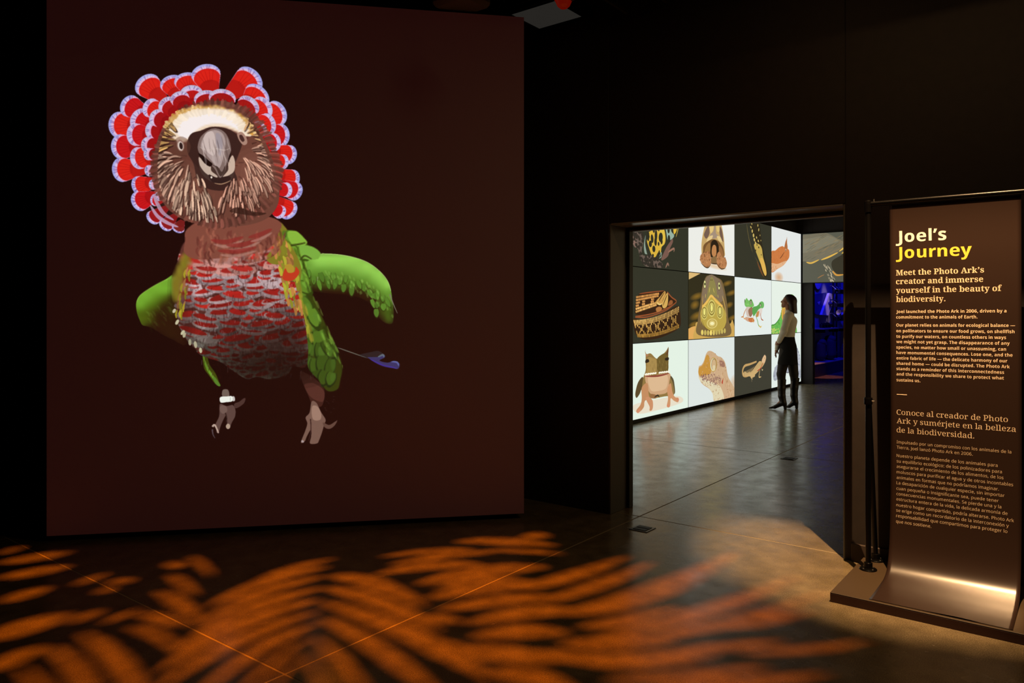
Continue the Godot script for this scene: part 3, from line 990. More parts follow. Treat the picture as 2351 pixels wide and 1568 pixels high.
func tile_picture(c: int, r: int) -> Image:
	var dark := C(50, 51, 40)
	var white := C(231, 240, 232)
	var q := Painter.new(1024, 576, white if (c + r) % 2 == 1 and not (c == 2 and r == 2) else dark)
	match c * 10 + r:
		11:
			frog_dark(q)
		12:
			coiled_snake(q)
		13:
			q.im.fill(C(228, 242, 228))
			horned_frog(q)
		21:
			q.im.fill(C(236, 237, 230))
			tortoise(q)
		22:
			turtle_chin(q)
		23:
			q.im.fill(C(222, 230, 226))
			gecko(q)
		31:
			hanging_snake(q)
		32:
			q.im.fill(C(229, 237, 233))
			green_frogs(q)
		33:
			q.im.fill(C(62, 61, 50))
			lizard(q)
		41:
			q.im.fill(C(228, 232, 230))
			viper(q)
		42:
			q.im.fill(C(231, 241, 230))
			green_lizard(q)
		43:
			q.im.fill(C(228, 239, 233))
			grey_animal(q)
	return q.done()


func frog_dark(q: Painter) -> void:
	q.im.fill(C(48, 50, 38))
	var leg := [20,279,167,259,209,305,229,370,209,481,393,480,488,509,548,537,526,569,393,569,264,568,181,516,140,443,80,427,40,362]
	q.f(leg, C(104, 88, 78))
	q.f([20,279,80,274,113,356,127,430,73,415,40,362], C(132, 104, 92))
	marks(q, leg, 110, 9, 15, C(46, 42, 36), C(56, 50, 42), 1.3)
	q.f([236,403,264,327,257,395,285,466,299,472,250,469], C(140, 158, 142))
	var y := [299,304,349,287,393,262,466,239,541,228,586,266,602,328,586,371,533,402,518,445,473,448,422,489,364,475,321,424,285,366,328,342,321,316]
	q.f(y, C(218, 178, 62))
	q.f([481,237,556,234,594,318,571,372,511,397,526,306], C(228, 196, 76, 160))
	var b := C(44, 44, 34)
	for a in [[[436,317][0], [436,317][1], 22, 46, 0.05], [[429,365][0], [429,365][1], 22, 34, 0], [[518,324][0], [518,324][1], 34, 40, 0.5], [[533,357][0], [533,357][1], 18, 22, 0.2], [[371,346][0], [371,346][1], 22, 34, -0.2], [[342,389][0], [342,389][1], 26, 26, 0.2], [[400,425][0], [400,425][1], 26, 26, 0], [[481,379][0], [481,379][1], 14, 16, 0], [[306,331][0], [306,331][1], 20, 40, 0], [[481,255][0], [481,255][1], 22, 22, 0.8], [[400,272][0], [400,272][1], 20, 26, 0], [[385,477][0], [385,477][1], 16, 12, 0], [[488,450][0], [488,450][1], 12, 22, 0.4]]:
		q.e(a[0], a[1], a[2], a[3], a[4], b)
	q.f([602,205,695,193,703,256,758,287,726,318,648,338,617,281], C(150, 176, 158))
	for a in [[656,250], [663,323], [632,216]]:
		q.e(a[0], a[1], 22, 30, 0, b)
	q.f([742,188,806,179,806,240,758,280,742,238], C(222, 184, 66))
	q.s([823,177,831,227,790,302], 10, C(206, 180, 80))
	q.s([356,269,422,232,496,222], 12, C(176, 196, 176))
	q.f([556,460,617,397,679,350,726,318,734,346,679,407,648,465,556,505,526,500], C(120, 88, 76))
	q.s([648,437,695,416,758,398,750,427], 18, C(154, 112, 92))
	q.s([496,481,526,445,526,479,488,495], 10, C(150, 170, 152))
	q.s([602,566,640,529,663,549], 20, C(140, 106, 88))


func coiled_snake(q: Painter) -> void:
	q.im.fill(C(50, 51, 39))
	var up := [127,235,181,201,393,190,602,172,640,199,790,253,734,290,526,333,321,360,113,360,100,304]
	q.f(up, C(54, 32, 18))
	q.s([161,202,321,188,586,168], 10, C(150, 74, 40))
	q.s([632,178,711,219,798,250,734,283,541,329,321,360,100,376], 12, C(156, 82, 44), 9)
	for row in 6:
		for k in 22:
			if (row == 2 or row == 3) and (k % 9) < 6 and row + k > 5:
				continue
			var t := k / 21.0
			var a := [120,229,481,195]
			var e := [113,340,436,285]
			var x := lerpf(lerpf(a[0], a[2], t), lerpf(e[0], e[2], t), row / 5.0)
			var y := lerpf(lerpf(a[1], a[3], t), lerpf(e[1], e[3], t), row / 5.0)
			q.e(x, y, 10, 8, 0.9, jit(C(228, 172, 96) if row > 3 else C(208, 146, 78), 0.15))
	q.f([444,251,511,215,586,172,602,196,556,242,541,277,481,285,436,271], C(206, 156, 80))
	q.s([481,257,526,222,586,179], 8, C(44, 28, 16))
	q.f([541,284,571,232,632,185,648,220,632,290,571,312], C(214, 170, 88))
	q.s([556,291,594,242,632,199], 9, C(50, 30, 18))
	q.s([451,264,496,281,541,274], 12, C(236, 206, 130))
	q.f([648,290,679,248,726,247,726,275], C(150, 90, 48))
	q.f([436,312,496,298,541,312,511,333,451,340], C(176, 116, 62))
	var low := [73,392,215,406,393,387,579,347,823,289,872,347,880,445,815,487,656,523,481,550,285,558,140,531,80,470]
	q.f(low, C(52, 32, 18))
	q.s([100,379,236,383,393,367,617,326,798,260], 13, C(146, 78, 44), 9)
	for row in 11:
		for k in 34:
			var t := k / 33.0
			var d := absf(fposmod(t * 5.2 + 0.3, 1.0) - 0.5) * 2.0
			var inside := absf(row - 5.5) / 4.2 + d
			if inside < 0.72 and row > 1 and row < 10 or inside > 1.12 and row > 2 and row < 9:
				continue
			var a := [80,409,393,415,839,303]
			var e := [140,527,429,548,839,469]
			var x0 := lerpf(lerpf(a[0], a[2], t), lerpf(a[2], a[4], t), t)
			var y0 := lerpf(lerpf(a[1], a[3], t), lerpf(a[3], a[5], t), t)
			var x1 := lerpf(lerpf(e[0], e[2], t), lerpf(e[2], e[4], t), t)
			var y1 := lerpf(lerpf(e[1], e[3], t), lerpf(e[3], e[5], t), t)
			var s := row / 10.0
			q.e(lerpf(x0, x1, s), lerpf(y0, y1, s), 9, 7.5, 1.2, jit(C(238, 190, 108).lerp(C(176, 130, 54), s), 0.14))


func horned_frog(q: Painter) -> void:
	# soft ground under it
	q.f([80,462,541,454,855,465,896,523,393,543,147,534], C(232, 222, 200))
	q.f([222,263,167,279,127,318,100,382,120,413,167,388,195,357,229,343], C(92, 74, 42))
	q.f([679,280,742,312,766,368,774,429,734,436,711,381,679,343], C(92, 80, 52))
	q.f([257,51,278,86,349,85,451,131,541,107,617,72,656,45,648,101,656,165,648,235,671,279,734,347,758,438,679,456,617,444,393,441,264,419,209,375,222,276,264,212,264,145,264,85], C(146, 118, 66))
	q.f([451,134,632,87,648,147,640,242,481,242], C(112, 92, 44))
	q.f([292,120,393,124,451,148,429,239,292,241], C(168, 138, 78))
	for k in 60:
		var a := [278,96,640,242]
		var x := rng.randf_range(a[0], a[2])
		var y := rng.randf_range(a[1] + 40, a[3])
		q.s([x, y, x + 2, y + 26], 4, jit(C(90, 66, 34, 120) if k % 2 else C(196, 164, 100, 110), 0.1))
	q.f([264,132,306,127,321,148,264,155], C(46, 36, 24))
	q.f([594,134,656,130,656,151,602,152], C(46, 36, 26))
	q.f([250,64,278,89,321,91,278,106,264,85], C(178, 124, 84))
	q.f([632,73,656,52,648,101,609,107], C(104, 70, 44))
	q.f([257,252,393,261,671,261,671,325,632,410,503,420,356,404,292,348], C(206, 164, 124))
	q.f([306,268,466,272,632,276,617,374,481,390,349,373], C(220, 184, 144))
	q.s([250,258,466,269,671,261], 14, C(140, 66, 52))
	for k in 11:
		var t := k / 10.0
		var a := [271,243,656,246]
		if k != 5:
			q.e(lerpf(a[0], a[2], t), lerpf(a[1], a[3], t), 22, 8, -0.1, C(250, 246, 226))
	q.f([202,341,292,314,314,400,321,434,250,451,236,493,181,521,127,525,120,505,181,471,202,424], C(196, 140, 96))
	q.f([264,429,321,424,378,457,385,508,364,533,328,530,328,499], C(204, 144, 104))
	q.f([632,392,695,344,726,418,774,465,839,478,831,513,758,495,695,468,687,521,663,540,625,525,648,464], C(206, 148, 104))
	q.f([349,403,451,422,436,445,349,434], C(150, 106, 66))
	q.s([407,435,466,424,496,443], 14, C(60, 48, 34))
	q.e([154,515][0], [154,515][1], 30, 14, -0.3, C(214, 142, 108))
	q.e([656,525][0], [656,525][1], 28, 12, 0.2, C(214, 140, 104))
	q.e([823,491][0], [823,491][1], 26, 13, 0.2, C(208, 138, 104))


func tortoise(q: Painter) -> void:
	q.glow([546,504][0], [546,504][1], 300, 26, 0.06, C(226, 184, 130, 150))
	q.f([374,111,508,78,625,71,705,107,766,223,787,343,787,395,695,417,546,339,403,368,291,433,264,339,300,221], C(198, 164, 104))
	q.f([393,156,421,145,440,210,374,265,319,239,346,198], C(116, 92, 78))
	q.f([675,130,726,166,756,264,705,240,665,191], C(116, 90, 74))
	q.f([546,110,576,107,586,197,645,220,527,254,450,228,527,183], C(164, 142, 122))
	q.f([450,104,527,88,527,163,469,207,440,151], C(226, 196, 124))
	q.f([586,98,645,101,665,171,605,176], C(222, 192, 118))
	q.f([412,251,508,224,488,257,374,304], C(228, 200, 140))
	q.f([605,224,685,225,726,270,645,260], C(228, 200, 136))
	q.f([300,375,319,324,431,277,527,258,645,268,746,317,777,384,746,414,546,426,319,423], C(120, 84, 46))
	q.f([469,305,527,265,595,268,645,312,655,411,469,422], C(40, 30, 18))
	q.f([328,392,374,327,450,299,450,392,356,421], C(158, 116, 64))
	q.f([655,311,726,335,766,405,665,391], C(150, 104, 60))
	q.f([498,334,537,308,586,320,595,375,576,408,527,419,488,390], C(190, 132, 80))
	q.f([479,430,605,414,615,477,479,480], C(136, 106, 66))
	q.s([469,481,546,481,625,481], 10, C(72, 52, 32))
	var f1 := [264,411,337,392,431,374,469,422,469,485,412,519,337,515,254,481,236,444]
	var f2 := [605,394,665,363,726,407,797,411,839,458,808,504,726,520,645,512,605,466]
	for f in [f1, f2]:
		q.f(f, C(184, 126, 80))
		marks(q, f, 40, 5, 10, C(206, 150, 100), C(120, 76, 46), 1.4)
	q.s([254,488,337,519,412,523,469,489], 9, C(70, 50, 28))
	q.s([615,485,705,521,808,508], 9, C(70, 50, 28))


func turtle_chin(q: Painter) -> void:
	q.im.fill(C(48, 44, 26))
	for a in [[173,203], [129,279], [173,373], [849,69], [955,157], [902,273], [977,396], [103,448]]:
		q.glow(a[0], a[1], rng.randf_range(90, 150), rng.randf_range(26, 44), -0.15, C(176, 128, 44, 170))
	q.p([7,-5,245,0,7,62], C(222, 186, 120))
	q.f([-44,501,173,467,227,582,-44,593], C(226, 170, 92))
	q.f([138,474,200,430,546,512,902,457,977,417,1063,564,1063,627,173,599], C(206, 166, 86))
	q.f([236,278,282,125,337,46,393,13,450,19,488,-2,546,19,645,27,726,53,787,132,849,273,870,396,912,560,209,544,191,411], C(120, 98, 62))
	q.f([319,85,393,21,488,2,625,28,705,73,746,234,300,258], C(132, 112, 88))
	q.f([431,82,488,18,566,78,605,196,479,186,374,238], C(142, 132, 76))
	q.f([282,301,488,198,746,290,828,416,746,500,546,520,337,477,245,392], C(188, 164, 74))
	for a in [[[488,307], 1.0], [[675,339], 0.85], [[328,347], 0.8]]:
		for k in 5:
			var s: float = a[1] * (1.0 - k * 0.17)
			q.e(a[0][0], a[0][1], 88 * s, 78 * s, 0, C(216, 202, 112) if k % 2 == 0 else C(138, 120, 52))
		q.e(a[0][0], a[0][1] - 4, 26 * a[1], 34 * a[1], 0, C(240, 232, 130))
	for k in 4:
		q.e([498,445][0], [498,445][1], 120 - k * 26, 46 - k * 9, 0, C(220, 200, 118) if k % 2 == 0 else C(188, 164, 80))
	q.e([498,445][0], [498,445][1], 44, 16, 0, C(246, 238, 180))
	q.s([282,297,393,246,479,194,595,243,736,290], 24, C(236, 188, 92), 24)
	for a in [[337,93], [655,99]]:
		q.e(a[0], a[1], 26, 42, 0, C(96, 84, 60))
		q.e(a[0], a[1], 20, 34, 0, C(232, 232, 150))
		q.e(a[0] + 2, a[1] - 2, 13, 13, 0, C(26, 22, 14))
	for a in [[469,50], [498,49]]:
		q.e(a[0], a[1], 6, 6, 0, C(60, 44, 30))
	for a in [[450,113,431,168], [517,119,546,165], [356,177,346,216], [625,179,635,211]]:
		q.s([a[0], a[1], a[2], a[3]], 9, C(214, 196, 92))
	q.s([245,449,282,278,300,193], 12, C(196, 156, 72))
	q.s([828,387,787,274,726,186], 12, C(214, 178, 96))
	q.s([273,411,356,485,546,524,746,508,828,436], 10, C(112, 86, 40))
	for k in 9:
		var t := k / 8.0
		var a := [282,522,787,517]
		q.e(lerpf(a[0], a[2], t), lerpf(a[1], a[3], t) + 10 * sin(PI * t), 26, 24, 0, jit(C(222, 200, 104), 0.15))


func gecko(q: Painter) -> void:
	q.glow([1063,448][0], [1063,448][1], 170, 90, 0, C(210, 160, 110, 140))
	var head := [209,240,264,228,319,193,365,134,431,109,527,125,625,165,705,180,787,225,828,288,870,372,955,440,1042,509,1063,582,746,578,546,575,508,505,431,452,319,412,245,372,209,316]
	q.f(head, C(206, 172, 134))
	q.f([209,331,282,390,412,438,508,505,546,575,766,580,695,461,546,410,356,365], C(224, 212, 176))
	q.f([209,256,300,223,374,146,431,160,450,227,469,310,337,325,218,317], C(200, 146, 62))
	q.f([665,210,766,224,787,273,685,260], C(160, 116, 96))
	marks(q, head, 190, 3, 7, C(160, 112, 78, 170), C(226, 196, 160, 190), 1.6)
	marks(q, [245,319,403,314,595,334,695,372,645,437,450,402,282,359], 120, 4, 8, C(120, 84, 84), C(150, 108, 100), 1.0)
	q.e([527,239][0], [527,239][1], 78, 66, 0, C(190, 150, 60))
	q.e([527,239][0], [527,239][1], 68, 60, 0, C(232, 226, 196))
	q.e([537,239][0], [537,239][1], 58, 56, 0, C(112, 90, 52))
	q.e([537,239][0], [537,239][1], 52, 51, 0, C(208, 176, 132))
	q.e([537,271][0], [537,271][1], 36, 28, 0, C(222, 206, 164))
	q.f([715,414,756,377,746,408,736,432], C(184, 64, 44))
	for k in 60:
		var a := [766,305,1042,592]
		var t := rng.randf()
		var x := lerpf(a[0], a[2], t) - rng.randf_range(0, 90)
		var y := lerpf(a[1], a[3], t)
		q.s([x, y, x + 6, y + 30], 8, jit(C(176, 130, 84, 140) if k % 2 else C(224, 190, 150, 120), 0.1))


func hanging_snake(q: Painter) -> void:
	q.im.fill(C(52, 52, 40))
	q.f([310,48,345,153,476,318,623,397,685,475,598,399,452,297,357,174], C(84, 76, 46))
	q.f([404,40,648,-5,698,80,748,210,838,363,904,497,851,558,774,525,673,417,586,311,512,184,440,102], C(46, 40, 26))
	q.f([598,399,698,461,800,551,851,567,748,535,648,463], C(112, 72, 40))
	q.f([512,236,648,218,736,256,774,344,851,440,877,521,812,514,723,437,623,353], C(196, 168, 82))
	q.f([685,372,774,367,877,498,838,540,748,472], C(224, 178, 84))
	for a in [[[428,64], 20, 10], [[369,8], 20, 12], [[464,100], 18, 18], [[500,141], 22, 20], [[524,183], 24, 16], [[586,156], 16, 12], [[561,215], 26, 14], [[635,187], 18, 12], [[623,28], 12, 14], [[648,70], 12, 18], [[287,8], 10, 10], [[685,125], 8, 8], [[710,177], 8, 8], [[452,26], 14, 10]]:
		q.e(a[0][0], a[0][1], a[1], a[2], 0.4, C(206, 180, 100))
	for a in [[[561,290], 12, 12], [[648,253], 16, 10], [[598,230], 14, 8], [[723,325], 10, 8]]:
		q.e(a[0][0], a[0][1], a[1], a[2], 0.2, C(58, 50, 30))
	q.s([310,35,369,173,476,318], 5, C(150, 130, 70))


func green_frogs(q: Painter) -> void:
	q.f([276,226,310,200,369,225,428,207,476,233,512,276,428,294,287,286,253,252], C(120, 188, 96))
	q.f([299,295,428,294,440,347,381,386,310,372], C(210, 192, 178))
	q.f([357,321,464,290,476,355,404,390], C(152, 112, 88))
	q.s([299,304,241,355,218,385,162,389], 14, C(196, 122, 62))
	q.s([218,381,253,407,310,398], 12, C(226, 162, 84))
	q.f([287,390,404,399,452,434,357,437,276,415], C(208, 168, 140))
	q.f([357,407,476,399,524,435,404,442], C(200, 120, 72))
	q.f([488,290,598,276,698,239,748,229,787,265,723,311,623,329,549,364,500,382,464,333], C(92, 164, 80))
	q.f([660,248,748,229,800,251,787,292,698,302], C(110, 182, 96))
	q.f([648,311,748,302,723,365,623,391,573,364], C(226, 214, 204))
	q.f([586,347,660,329,635,382,573,391], C(196, 140, 78))
	q.s([698,347,723,410,787,428], 13, C(178, 92, 52))
	q.s([549,364,610,427,648,480,723,495], 14, C(112, 172, 92))
	q.s([648,472,698,499,736,482], 13, C(232, 190, 100))
	q.s([500,382,476,425,512,448], 12, C(222, 170, 90))
	q.e([428,242][0], [428,242][1], 30, 26, 0, C(60, 84, 40))
	q.e([428,246][0], [428,246][1], 20, 20, 0, C(196, 196, 166))
	q.e([428,246][0], [428,246][1], 6, 14, 0, C(50, 50, 40))
	q.e([264,231][0], [264,231][1], 12, 20, 0, C(80, 120, 60))
	q.e([698,266][0], [698,266][1], 24, 18, 0.2, C(60, 84, 44))
	q.e([698,270][0], [698,270][1], 15, 13, 0.2, C(190, 186, 160))
	q.e([345,264][0], [345,264][1], 40, 10, 0, C(160, 214, 124, 120))


func lizard(q: Painter) -> void:
	q.s([586,267,404,284,264,293,207,333,218,376,287,389,404,380], 18, C(196, 158, 100), 44)
	q.f([253,348,357,372,476,349,598,294,673,267,748,271,800,215,838,212,864,236,838,280,774,322,685,353,598,383,476,410,334,401,230,385], C(206, 172, 116))
	for k in 15:
		var t := k / 14.0
		var a := [264,371,500,351,774,286]
		var x := lerpf(lerpf(a[0], a[2], t), lerpf(a[2], a[4], t), t)
		var y := lerpf(lerpf(a[1], a[3], t), lerpf(a[3], a[5], t), t)
		q.s([x - 14, y - 26, x, y, x - 4, y + 26], 9, C(140, 100, 50))
		q.s([x, y - 26, x + 14, y, x + 10, y + 24], 6, C(236, 214, 158))
	q.f([736,266,800,215,838,212,864,245,812,297], C(222, 184, 140))
	q.e([825,243][0], [825,243][1], 6, 5, 0, C(70, 50, 30))
	q.s([598,365,698,345,774,286], 12, C(176, 60, 44))
	q.s([685,353,660,405,660,432,723,432], 17, C(208, 174, 116))
	q.s([736,347,748,366,774,358], 12, C(208, 190, 140))
	q.f([416,398,524,378,537,415,464,427,476,445,428,425], C(206, 172, 116))
	q.s([452,426,452,470], 6, C(170, 150, 110))


func viper(q: Painter) -> void:
	q.glow([238,539][0], [238,539][1], 150, 60, 0, C(214, 150, 96, 170))
	var s := [-14,284,124,252,238,211,354,189,443,193,488,146,533,201,594,222,594,295,503,349,384,403,195,450,-14,488]
	q.f(s, C(204, 122, 66))
	q.f([-14,400,195,394,413,354,503,349,384,403,195,450,-14,488], C(226, 178, 136))
	marks(q, s, 130, 4, 7, C(178, 92, 42, 150), C(222, 150, 96, 150), 1.4)
	q.f([428,208,458,138,503,96,518,71,518,134,533,201], C(176, 108, 62))
	q.e([473,225][0], [473,225][1], 16, 16, 0, C(224, 200, 170))
	q.e([473,229][0], [473,229][1], 9, 12, 0, C(70, 50, 38))
	q.s([428,247,339,300,267,333], 10, C(96, 54, 36))


func green_lizard(q: Painter) -> void:
	q.glow([413,260][0], [413,260][1], 120, 80, 0, C(180, 200, 90, 120))
	var s := [-14,485,124,469,267,404,325,332,354,260,443,163,718,138,782,207,750,357,814,457,814,607,-14,587]
	q.f(s, C(106, 184, 84))
	marks(q, s, 240, 7, 13, C(150, 206, 96), C(74, 156, 66), 1.6)
	marks(q, [-14,518,195,507,339,596,-14,587], 60, 6, 12, C(206, 206, 110), C(160, 206, 96), 1.6)
	q.f([325,332,384,284,503,288,473,405,354,428], C(214, 170, 76))
	q.s([369,428,398,356,428,298], 12, C(150, 84, 50))
	q.s([-14,485,124,469,267,404,339,318], 14, C(66, 140, 60))


func grey_animal(q: Painter) -> void:
	var s := [54,432,110,365,209,324,413,262,687,176,846,157,976,263,1009,391,1009,534,878,495,641,445,267,436,181,497,82,499]
	q.f(s, C(166, 172, 182))
	q.f([641,224,846,182,976,288,976,440,782,404,656,323], C(196, 200, 208))
	marks(q, s, 220, 6, 14, C(136, 142, 156, 170), C(202, 206, 214, 170), 2.0)
	q.s([443,418,533,443,625,434], 14, C(120, 120, 130))


func far_turtle() -> Image:
	var q := Painter.new(1024, 576, C(88, 89, 76))
	var sh := [-19,41,89,7,233,-3,305,21,398,82,491,137,560,224,477,195,398,230,305,275,209,311,89,336,-19,332]
	q.f(sh, C(116, 110, 90))
	q.f([-19,77,113,49,281,35,398,102,305,136,161,188,-19,219], C(126, 122, 102))
	for k in 90:
		var a := [0,42,445,292]
		var x := rng.randf_range(a[0], a[2])
		var y := rng.randf_range(a[1], a[3]) + 18 * sin(x * 0.02)
		q.s([x, y, x + 26, y - 12, x + 60, y - 30], 6, jit(C(150, 124, 84, 130) if k % 3 else C(84, 84, 68, 150), 0.12))
	q.f([-19,342,89,336,209,321,305,285,398,230,477,175,560,150,560,346,514,565,-19,586], C(84, 84, 70))
	q.s([40,334,98,347,185,310], 20, C(220, 176, 76))
	q.s([205,316,290,285,394,235], 20, C(228, 182, 78))
	q.s([403,226,459,184,496,157], 18, C(232, 188, 84))
	q.f([431,266,486,215,541,272,560,395,491,480,412,498,338,436,328,336], C(52, 48, 34))
	q.s([431,252,477,219], 14, C(214, 172, 60))
	for k in 34:
		var t := rng.randf()
		var a := [262,363,319,559]
		var x := lerpf(a[0], a[2], t) + rng.randf_range(-30, 40)
		var y := lerpf(a[1], a[3], t)
		q.s([x, y, x + 5, y + 16, x + 14, y + 30], 7, jit(C(190, 176, 146), 0.2))
	q.s([333,446,375,497,459,494], 20, C(214, 152, 62))
	q.s([166,530,205,506,243,488], 10, C(160, 112, 66))
	return q.done()


# ------------------------------------------------------------------ banner on its stand
func cloth_at(s: float) -> Vector2:
	# (distance into the wall direction, height) of the cloth from its top (s 0) to the front edge of the plinth (s 1)
	var k := [[4.642, 2.124], [4.652, 1.9], [4.661, 1.6], [4.668, 1.3], [4.674, 1.0], [4.676, 0.7], [4.668, 0.45], [4.65, 0.28], [4.622, 0.17], [4.575, 0.098], [4.5, 0.066], [4.38, 0.057], [4.26, 0.0545], [4.163, 0.054]]
	var x := s * (k.size() - 1)
	var i := mini(int(x), k.size() - 2)
	var q := func(j: int) -> Vector2:
		var e: Array = k[clampi(j, 0, k.size() - 1)]
		return Vector2(e[0], e[1])
	var a: Vector2 = q.call(i)
	return a.cubic_interpolate(q.call(i + 1), q.call(i - 1), q.call(i + 2), x - i)


func cloth_depth(h: float) -> float:
	var lo := 0.0
	var hi := 0.75
	for i in 24:
		var m := (lo + hi) / 2.0
		if cloth_at(m).y > h:
			lo = m
		else:
			hi = m
	return cloth_at(lo).x


func cloth_mesh() -> ArrayMesh:
	var n := 110
	var w := 30
	var st := surf()
	var u0 := -0.924
	var u1 := -0.309
	for side in 2:
		for i in n + 1:
			var s := i / float(n)
			var p := cloth_at(s)
			var t := (cloth_at(minf(1.0, s + 0.004)) - cloth_at(maxf(0.0, s - 0.004))).normalized()
			var nrm := Vector2(t.y, -t.x)     # towards the viewer and up
			for j in w + 1:
				var f := j / float(w)
				var wave := 0.0
				if s > 0.86:
					wave += (s - 0.86) / 0.14 * 0.006 * maxf(0.0, sin(f * 7.5 + 0.4 + s * 3.0)) * smoothstep(0.15, 0.9, f)
				var d := nrm * (wave - 0.0016 * side)
				st.set_smooth_group(side)
				st.add_vertex(Vector3(lerpf(u0, u1, f), p.y + d.y, -(p.x + d.x)))
	for side in 2:
		var o := side * (n + 1) * (w + 1)
		for i in n:
			for j in w:
				var a := o + i * (w + 1) + j
				var b := a + 1
				var c := a + w + 1
				var d := c + 1
				for v in ([a, b, c, b, d, c] if side == 0 else [a, c, b, b, c, d]):
					st.add_index(v)
	# close the long edges
	for j in [0, w]:
		for i in n:
			var a: int = i * (w + 1) + j
			var c := a + w + 1
			var b := a + (n + 1) * (w + 1)
			var d := b + w + 1
			for v in ([a, c, b, b, c, d] if j == 0 else [a, b, c, b, d, c]):
				st.add_index(v)
	st.generate_normals()
	return st.commit()


func flange(parent: Node, at: Vector3) -> void:
	var f := obj("floor_flange", lathe([[0.0, 0.0], [0.046, 0.0], [0.047, 0.004], [0.044, 0.008], [0.024, 0.012], [0.023, 0.04], [0.0165, 0.043], [0.0, 0.043]]), M.black_metal, parent, at)
	for k in 4:
		obj("screw", lathe([[0.0, 0.0], [0.005, 0.0], [0.004, 0.003], [0.0, 0.004]], 10), M.steel, f, Vector3(cos(k * PI / 2 + 0.6) * 0.034, 0.009, sin(k * PI / 2 + 0.6) * 0.034))


func banner_area() -> void:
	var pl := thing("banner_plinth", "low tan plinth with dark edge under the text banner", "plinth", Vector3(-0.61, 0, -4.51))
	obj("body", bevel(Vector3(1.0, 0.046, 0.73), 0.002), M.plinth_edge, pl, Vector3(0, 0.023, 0))
	obj("top_panel", bevel(Vector3(1.0, 0.005, 0.73), 0.0015), M.plinth_laminate, pl, Vector3(0, 0.0485, 0))
	var st := thing("banner_stand", "black pipe stand holding up the text banner", "stand", Vector3(-0.61, 0.051, -4.642))
	for s in [-1.0, 1.0]:
		var x: float = s * 0.425
		flange(st, Vector3(x, 0, 0))
		obj("pole", tube(Vector3(x, 0.02, 0), Vector3(x, 2.09, 0), 0.0148), M.black_metal, st)
		obj("elbow_fitting", lathe([[0.0, -0.045], [0.019, -0.045], [0.02, -0.02], [0.021, 0.0], [0.02, 0.016], [0.012, 0.024], [0.0, 0.026]], 20), M.black_metal, st, Vector3(x, 2.088, 0))
		obj("bolt", tube(Vector3(x - s * 0.03, 2.104, 0.0), Vector3(x - s * 0.03, 2.116, 0.0), 0.004), M.steel, st)
		var cl := obj("clamp", lathe([[0.0152, -0.02], [0.021, -0.02], [0.0225, -0.012], [0.0225, 0.012], [0.021, 0.02], [0.0152, 0.02]], 20), M.black_metal, st, Vector3(x, 0.965, 0))
		obj("clamp_screw", tube(Vector3(0.018, 0, 0.004), Vector3(0.034, 0, 0.004), 0.004), M.steel, cl)
		flange(st, Vector3(x - 0.003, 0, -0.199))
		obj("brace", tube(Vector3(x - 0.003, 0.03, -0.197), Vector3(x, 0.965, -0.02), 0.0135), M.black_metal, st)
	obj("top_bar", tube(Vector3(-0.42, 2.09, 0), Vector3(0.42, 2.09, 0), 0.0148), M.black_metal, st)
	var cloth := mat("printed_vinyl", C(48, 34, 28), 0.3)
	cloth.metallic_specular = 1.0
	cloth.roughness_texture = null
	var bn := thing("text_banner", "dark brown text banner with white and yellow heading", "banner")
	obj("cloth", cloth_mesh(), cloth, bn)
	var white := mat("print_white", C(244, 240, 232), 0.6)
	var yellow := mat("print_yellow", C(246, 214, 74), 0.6)
	var cream := mat("print_cream", C(238, 216, 184), 0.6)
	var thin := mat("print_cream_dim", C(214, 190, 158), 0.6)  # cream ink darkened, for the weaker light low on the banner
	var sans := font(["Droid Sans"], 700)
	var light := font(["Droid Sans"], 400)
	var serif := font(["Droid Serif"], 700)
	var serif_light := font(["Droid Serif"], 400)
	words(bn, "Joel’s", sans, white, 0.088, -0.894, 0.248, 1.914)
	words(bn, "Journey", sans, yellow, 0.088, -0.894, 0.366, 1.824)
	words(bn, "Meet the Photo Ark’s", serif, cream, 0.0425, -0.894, 0.421, 1.729)
	words(bn, "creator and immerse", serif, cream, 0.0425, -0.894, 0.417, 1.68)
	words(bn, "yourself in the beauty of", serif, cream, 0.0425, -0.894, 0.5, 1.63)
	words(bn, "biodiversity.", serif, cream, 0.0425, -0.894, 0.242, 1.58)
	words(bn, "Joel launched the Photo Ark in 2006, driven by a", sans, cream, 0.0235, -0.894, 0.52, 1.518)
	words(bn, "commitment to the animals of Earth.", sans, cream, 0.0235, -0.894, 0.391, 1.487)
	words(bn, "Our planet relies on animals for ecological balance —", sans, cream, 0.0235, -0.894, 0.557, 1.442)
	words(bn, "on pollinators to ensure our food grows, on shellfish", sans, cream, 0.0235, -0.894, 0.555, 1.41)
	words(bn, "to purify our waters, on countless others in ways", sans, cream, 0.0235, -0.894, 0.518, 1.379)
	words(bn, "we might not yet grasp. The disappearance of any", sans, cream, 0.0235, -0.894, 0.534, 1.349)
	words(bn, "species, no matter how small or unassuming, can", sans, cream, 0.0235, -0.894, 0.518, 1.318)
	words(bn, "have monumental consequences. Lose one, and the", sans, cream, 0.0235, -0.894, 0.546, 1.288)
	words(bn, "entire fabric of life — the delicate harmony of our", sans, cream, 0.0235, -0.894, 0.523, 1.257)
	words(bn, "shared home — could be disrupted. The Photo Ark", sans, cream, 0.0235, -0.894, 0.534, 1.227)
	words(bn, "stands as a reminder of this interconnectedness", sans, cream, 0.0235, -0.894, 0.509, 1.197)
	words(bn, "and the responsibility we share to protect what", sans, cream, 0.0235, -0.894, 0.508, 1.167)
	words(bn, "sustains us.", sans, cream, 0.0235, -0.894, 0.12, 1.134)
	words(bn, "Conoce al creador de Photo", serif_light, cream, 0.0405, -0.894, 0.525, 0.946)
